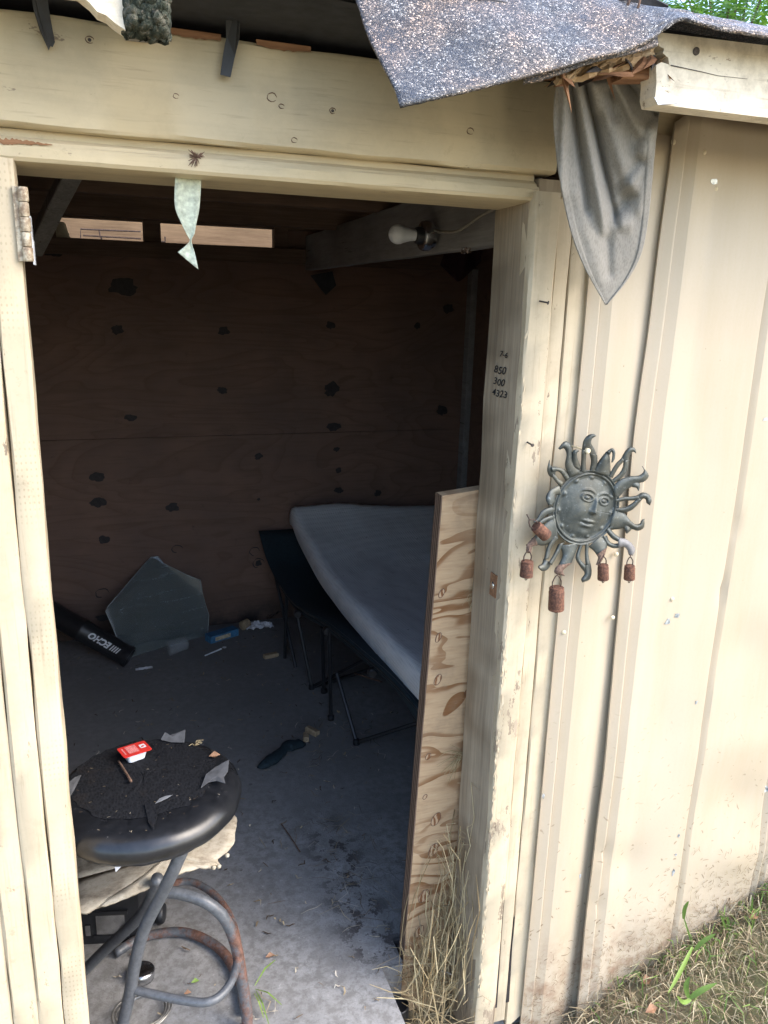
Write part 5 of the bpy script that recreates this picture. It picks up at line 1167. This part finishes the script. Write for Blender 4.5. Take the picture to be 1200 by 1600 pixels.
weed('tall weed with one broad blade standing against the siding', [([wp(1079,1470,-.06), wp(1073,1448,-.06), wp(1067,1430,-.06)], .0012), ([wp(1068,1436,-.06), wp(1070,1420,-.065), wp(1076,1408,-.07)], .0038)])
weed('weed with a long blade leaning left toward the grass', [([wp(1082,1480,-.10), wp(1062,1520,-.14), wp(1044,1552,-.17)], .0038), ([wp(1085,1485,-.09), wp(1100,1470,-.10), wp(1118,1459,-.11)], .0045)])
weed('low broad-leaved weed at the front of the dead grass', [([wp(1078,1560,-.20), wp(1095,1548,-.21), wp(1120,1536,-.22)], .0055), ([wp(1076,1560,-.20), wp(1072,1542,-.20), wp(1077,1526,-.20)], .005), ([wp(1080,1562,-.2), wp(1068,1566,-.21), wp(1058,1556,-.22)], .004)])
weed('thin upright weed between the siding grooves', [([wp(1136,1470,-.05), wp(1138,1445,-.05), wp(1137,1432,-.05)], .003), ([wp(1137,1455,-.05), wp(1130,1440,-.05), wp(1127,1430,-.05)], .002)])
weed('thin weed at the right edge by the last groove', [([wp(1170,1450,-.05), wp(1174,1425,-.05), wp(1176,1402,-.05)], .0022), ([wp(1170,1452,-.05), wp(1180,1436,-.06), wp(1186,1420,-.06)], .003), ([wp(1200,1475,-.08), wp(1188,1500,-.1), wp(1180,1512,-.12)], .004)])
for px, py, lab in ((1178,1434,'curled dead leaf at the foot of the siding, right edge'), (1010,1535,'brown dead leaf lying on the bare soil by the siding'), (1018,1580,'dead leaf lying flat at the bottom of the grass')):
    p = atz(px, py, gz(at(px, py, -.03).x, -.05)+.01); s = .018; q = MB(); q.add([p+Vector((-s,0,.002)), p+Vector((-s*.2,-s*.7,.008)), p+Vector((s,.1*s,.003)), p+Vector((.1*s,s*.5,.016)), p+Vector((0,0,.004))], [(0,1,4),(1,2,4),(2,3,4),(3,0,4)]); q.build('dead_leaf', M_brownleaf, label=lab, cat='leaf', group='dead leaves on the grass')
# --- yard boards seen through the rear gap
yb = thing('yard_rack', (.3, 3.1, 0), 'pale wooden board and wire rack seen through the rear gap', 'rack')
b = MB(); b.plank((-1.2, 3.2, 1.80), (1.6, 3.2, 1.80), .9, .02, (0,0,1), c=.002, n=8); b.build('board', M_yardply, yb)
for x in (-1.1, 1.5):
    b = MB(); b.plank((x, 3.24, -.2), (x, 3.24, 2.2), .09, .05, (1,0,0), c=.003, n=6); b.build('post', M_yardply, yb)
b = MB(); 
for pts_ in ([(126,377),(126,358),(220,362)], [(130,368),(220,373)], [(155,359),(157,372)], [(258,370),(258,378),(248,377)]):
    b.tube([at(x, y, 3.0) for x, y in pts_], .004, 6)
for x in (.05, .35): b.tube([(x, 3.0, 1.80), (x, 3.2, 1.80)], .004, 6)
b.build('wire_shelf', M_wire, yb)
c0 = at(96, 372, 2.345); b = MB(); b.lathe([(.034,0),(.034,.006),(.031,.008),(.031,.018),(.028,.020),(.019,.058),(.012,.062)], (c0.x, 2.345, 1.7545), (0,0,1), 22); b.build('paper_cup', plain('ivory_cup', (.55,.50,.38,1), .6, var=.15), smooth=False, auto=30, label='upturned ivory cup on the rear wall plate in the gap', cat='cup')
# --- trees behind the roof
random.seed(9)
def tree(base, h, cr, n, label):
    root = thing('tree', base, label, 'tree', 'leafy trees behind the shed'); B0 = Vector(base); b = MB()
    tp = B0+Vector((.15, .1, h*.72)); b.tube(smooth_path([B0, B0+Vector((.05,-.03,h*.3)), tp], 6), [.09-.06*i/12 for i in range(13)], 10); b.build('trunk', M_bark, root, smooth=True)
    lb2 = MB(); br = MB(); cc = B0+Vector((.1, .05, h*.72))
    for i in range(n):
        d = Vector((random.gauss(0,1), random.gauss(0,1), random.gauss(0,1))).normalized(); rr = rnd(.35, 1)**.6; cl = .75+.35*nz((d.x*2, d.y*2, d.z*2+h))
        p = cc+Vector((d.x*cr[0], d.y*cr[1], d.z*cr[2]))*rr*cl
        if i % 16 == 0: br.tube([B0+Vector((.1,.05,h*rnd(.35,.7))), p.lerp(cc, .5)+Vector((0,0,-.06)), p], [.02,.010,.003], 5)
        ax_ = (Vector((d.x, d.y, rnd(-.6,.35)))+Vector((rnd(-.5,.5), rnd(-.5,.5), 0))).normalized(); s = ax_.cross(Vector((0,0,1))).normalized(); L = rnd(.16,.32); un = s.cross(ax_)
        for k_ in range(7):
            q = p+ax_*L*k_/7+Vector((0,0,-.05*(k_/7)**2)); w = .075*(1-.35*abs(k_-3)/3)
            for sg in (-1, 1):
                t_ = (s*sg+ax_*.45+Vector((0,0,-.25))).normalized(); e_ = t_.cross(un).normalized()*w*.19
                lb2.add([q, q+t_*w*.45+e_, q+t_*w, q+t_*w*.45-e_], [(0,1,2,3)])
    lb2.build('crown', M_leaf, root, fix=False); br.build('branches', M_bark, root)
tree((4.1, 3.6, -.1), 4.4, (1.5, 1.3, 1.25), 900, 'leafy green tree close behind the right roof corner')
tree((6.4, 6.0, -.1), 5.6, (2.0, 1.8, 1.7), 650, 'taller green tree farther behind the right roof corner')
tree((2.6, 5.2, -.1), 4.0, (1.3, 1.2, 1.1), 500, 'smaller leafy tree directly behind the shed')
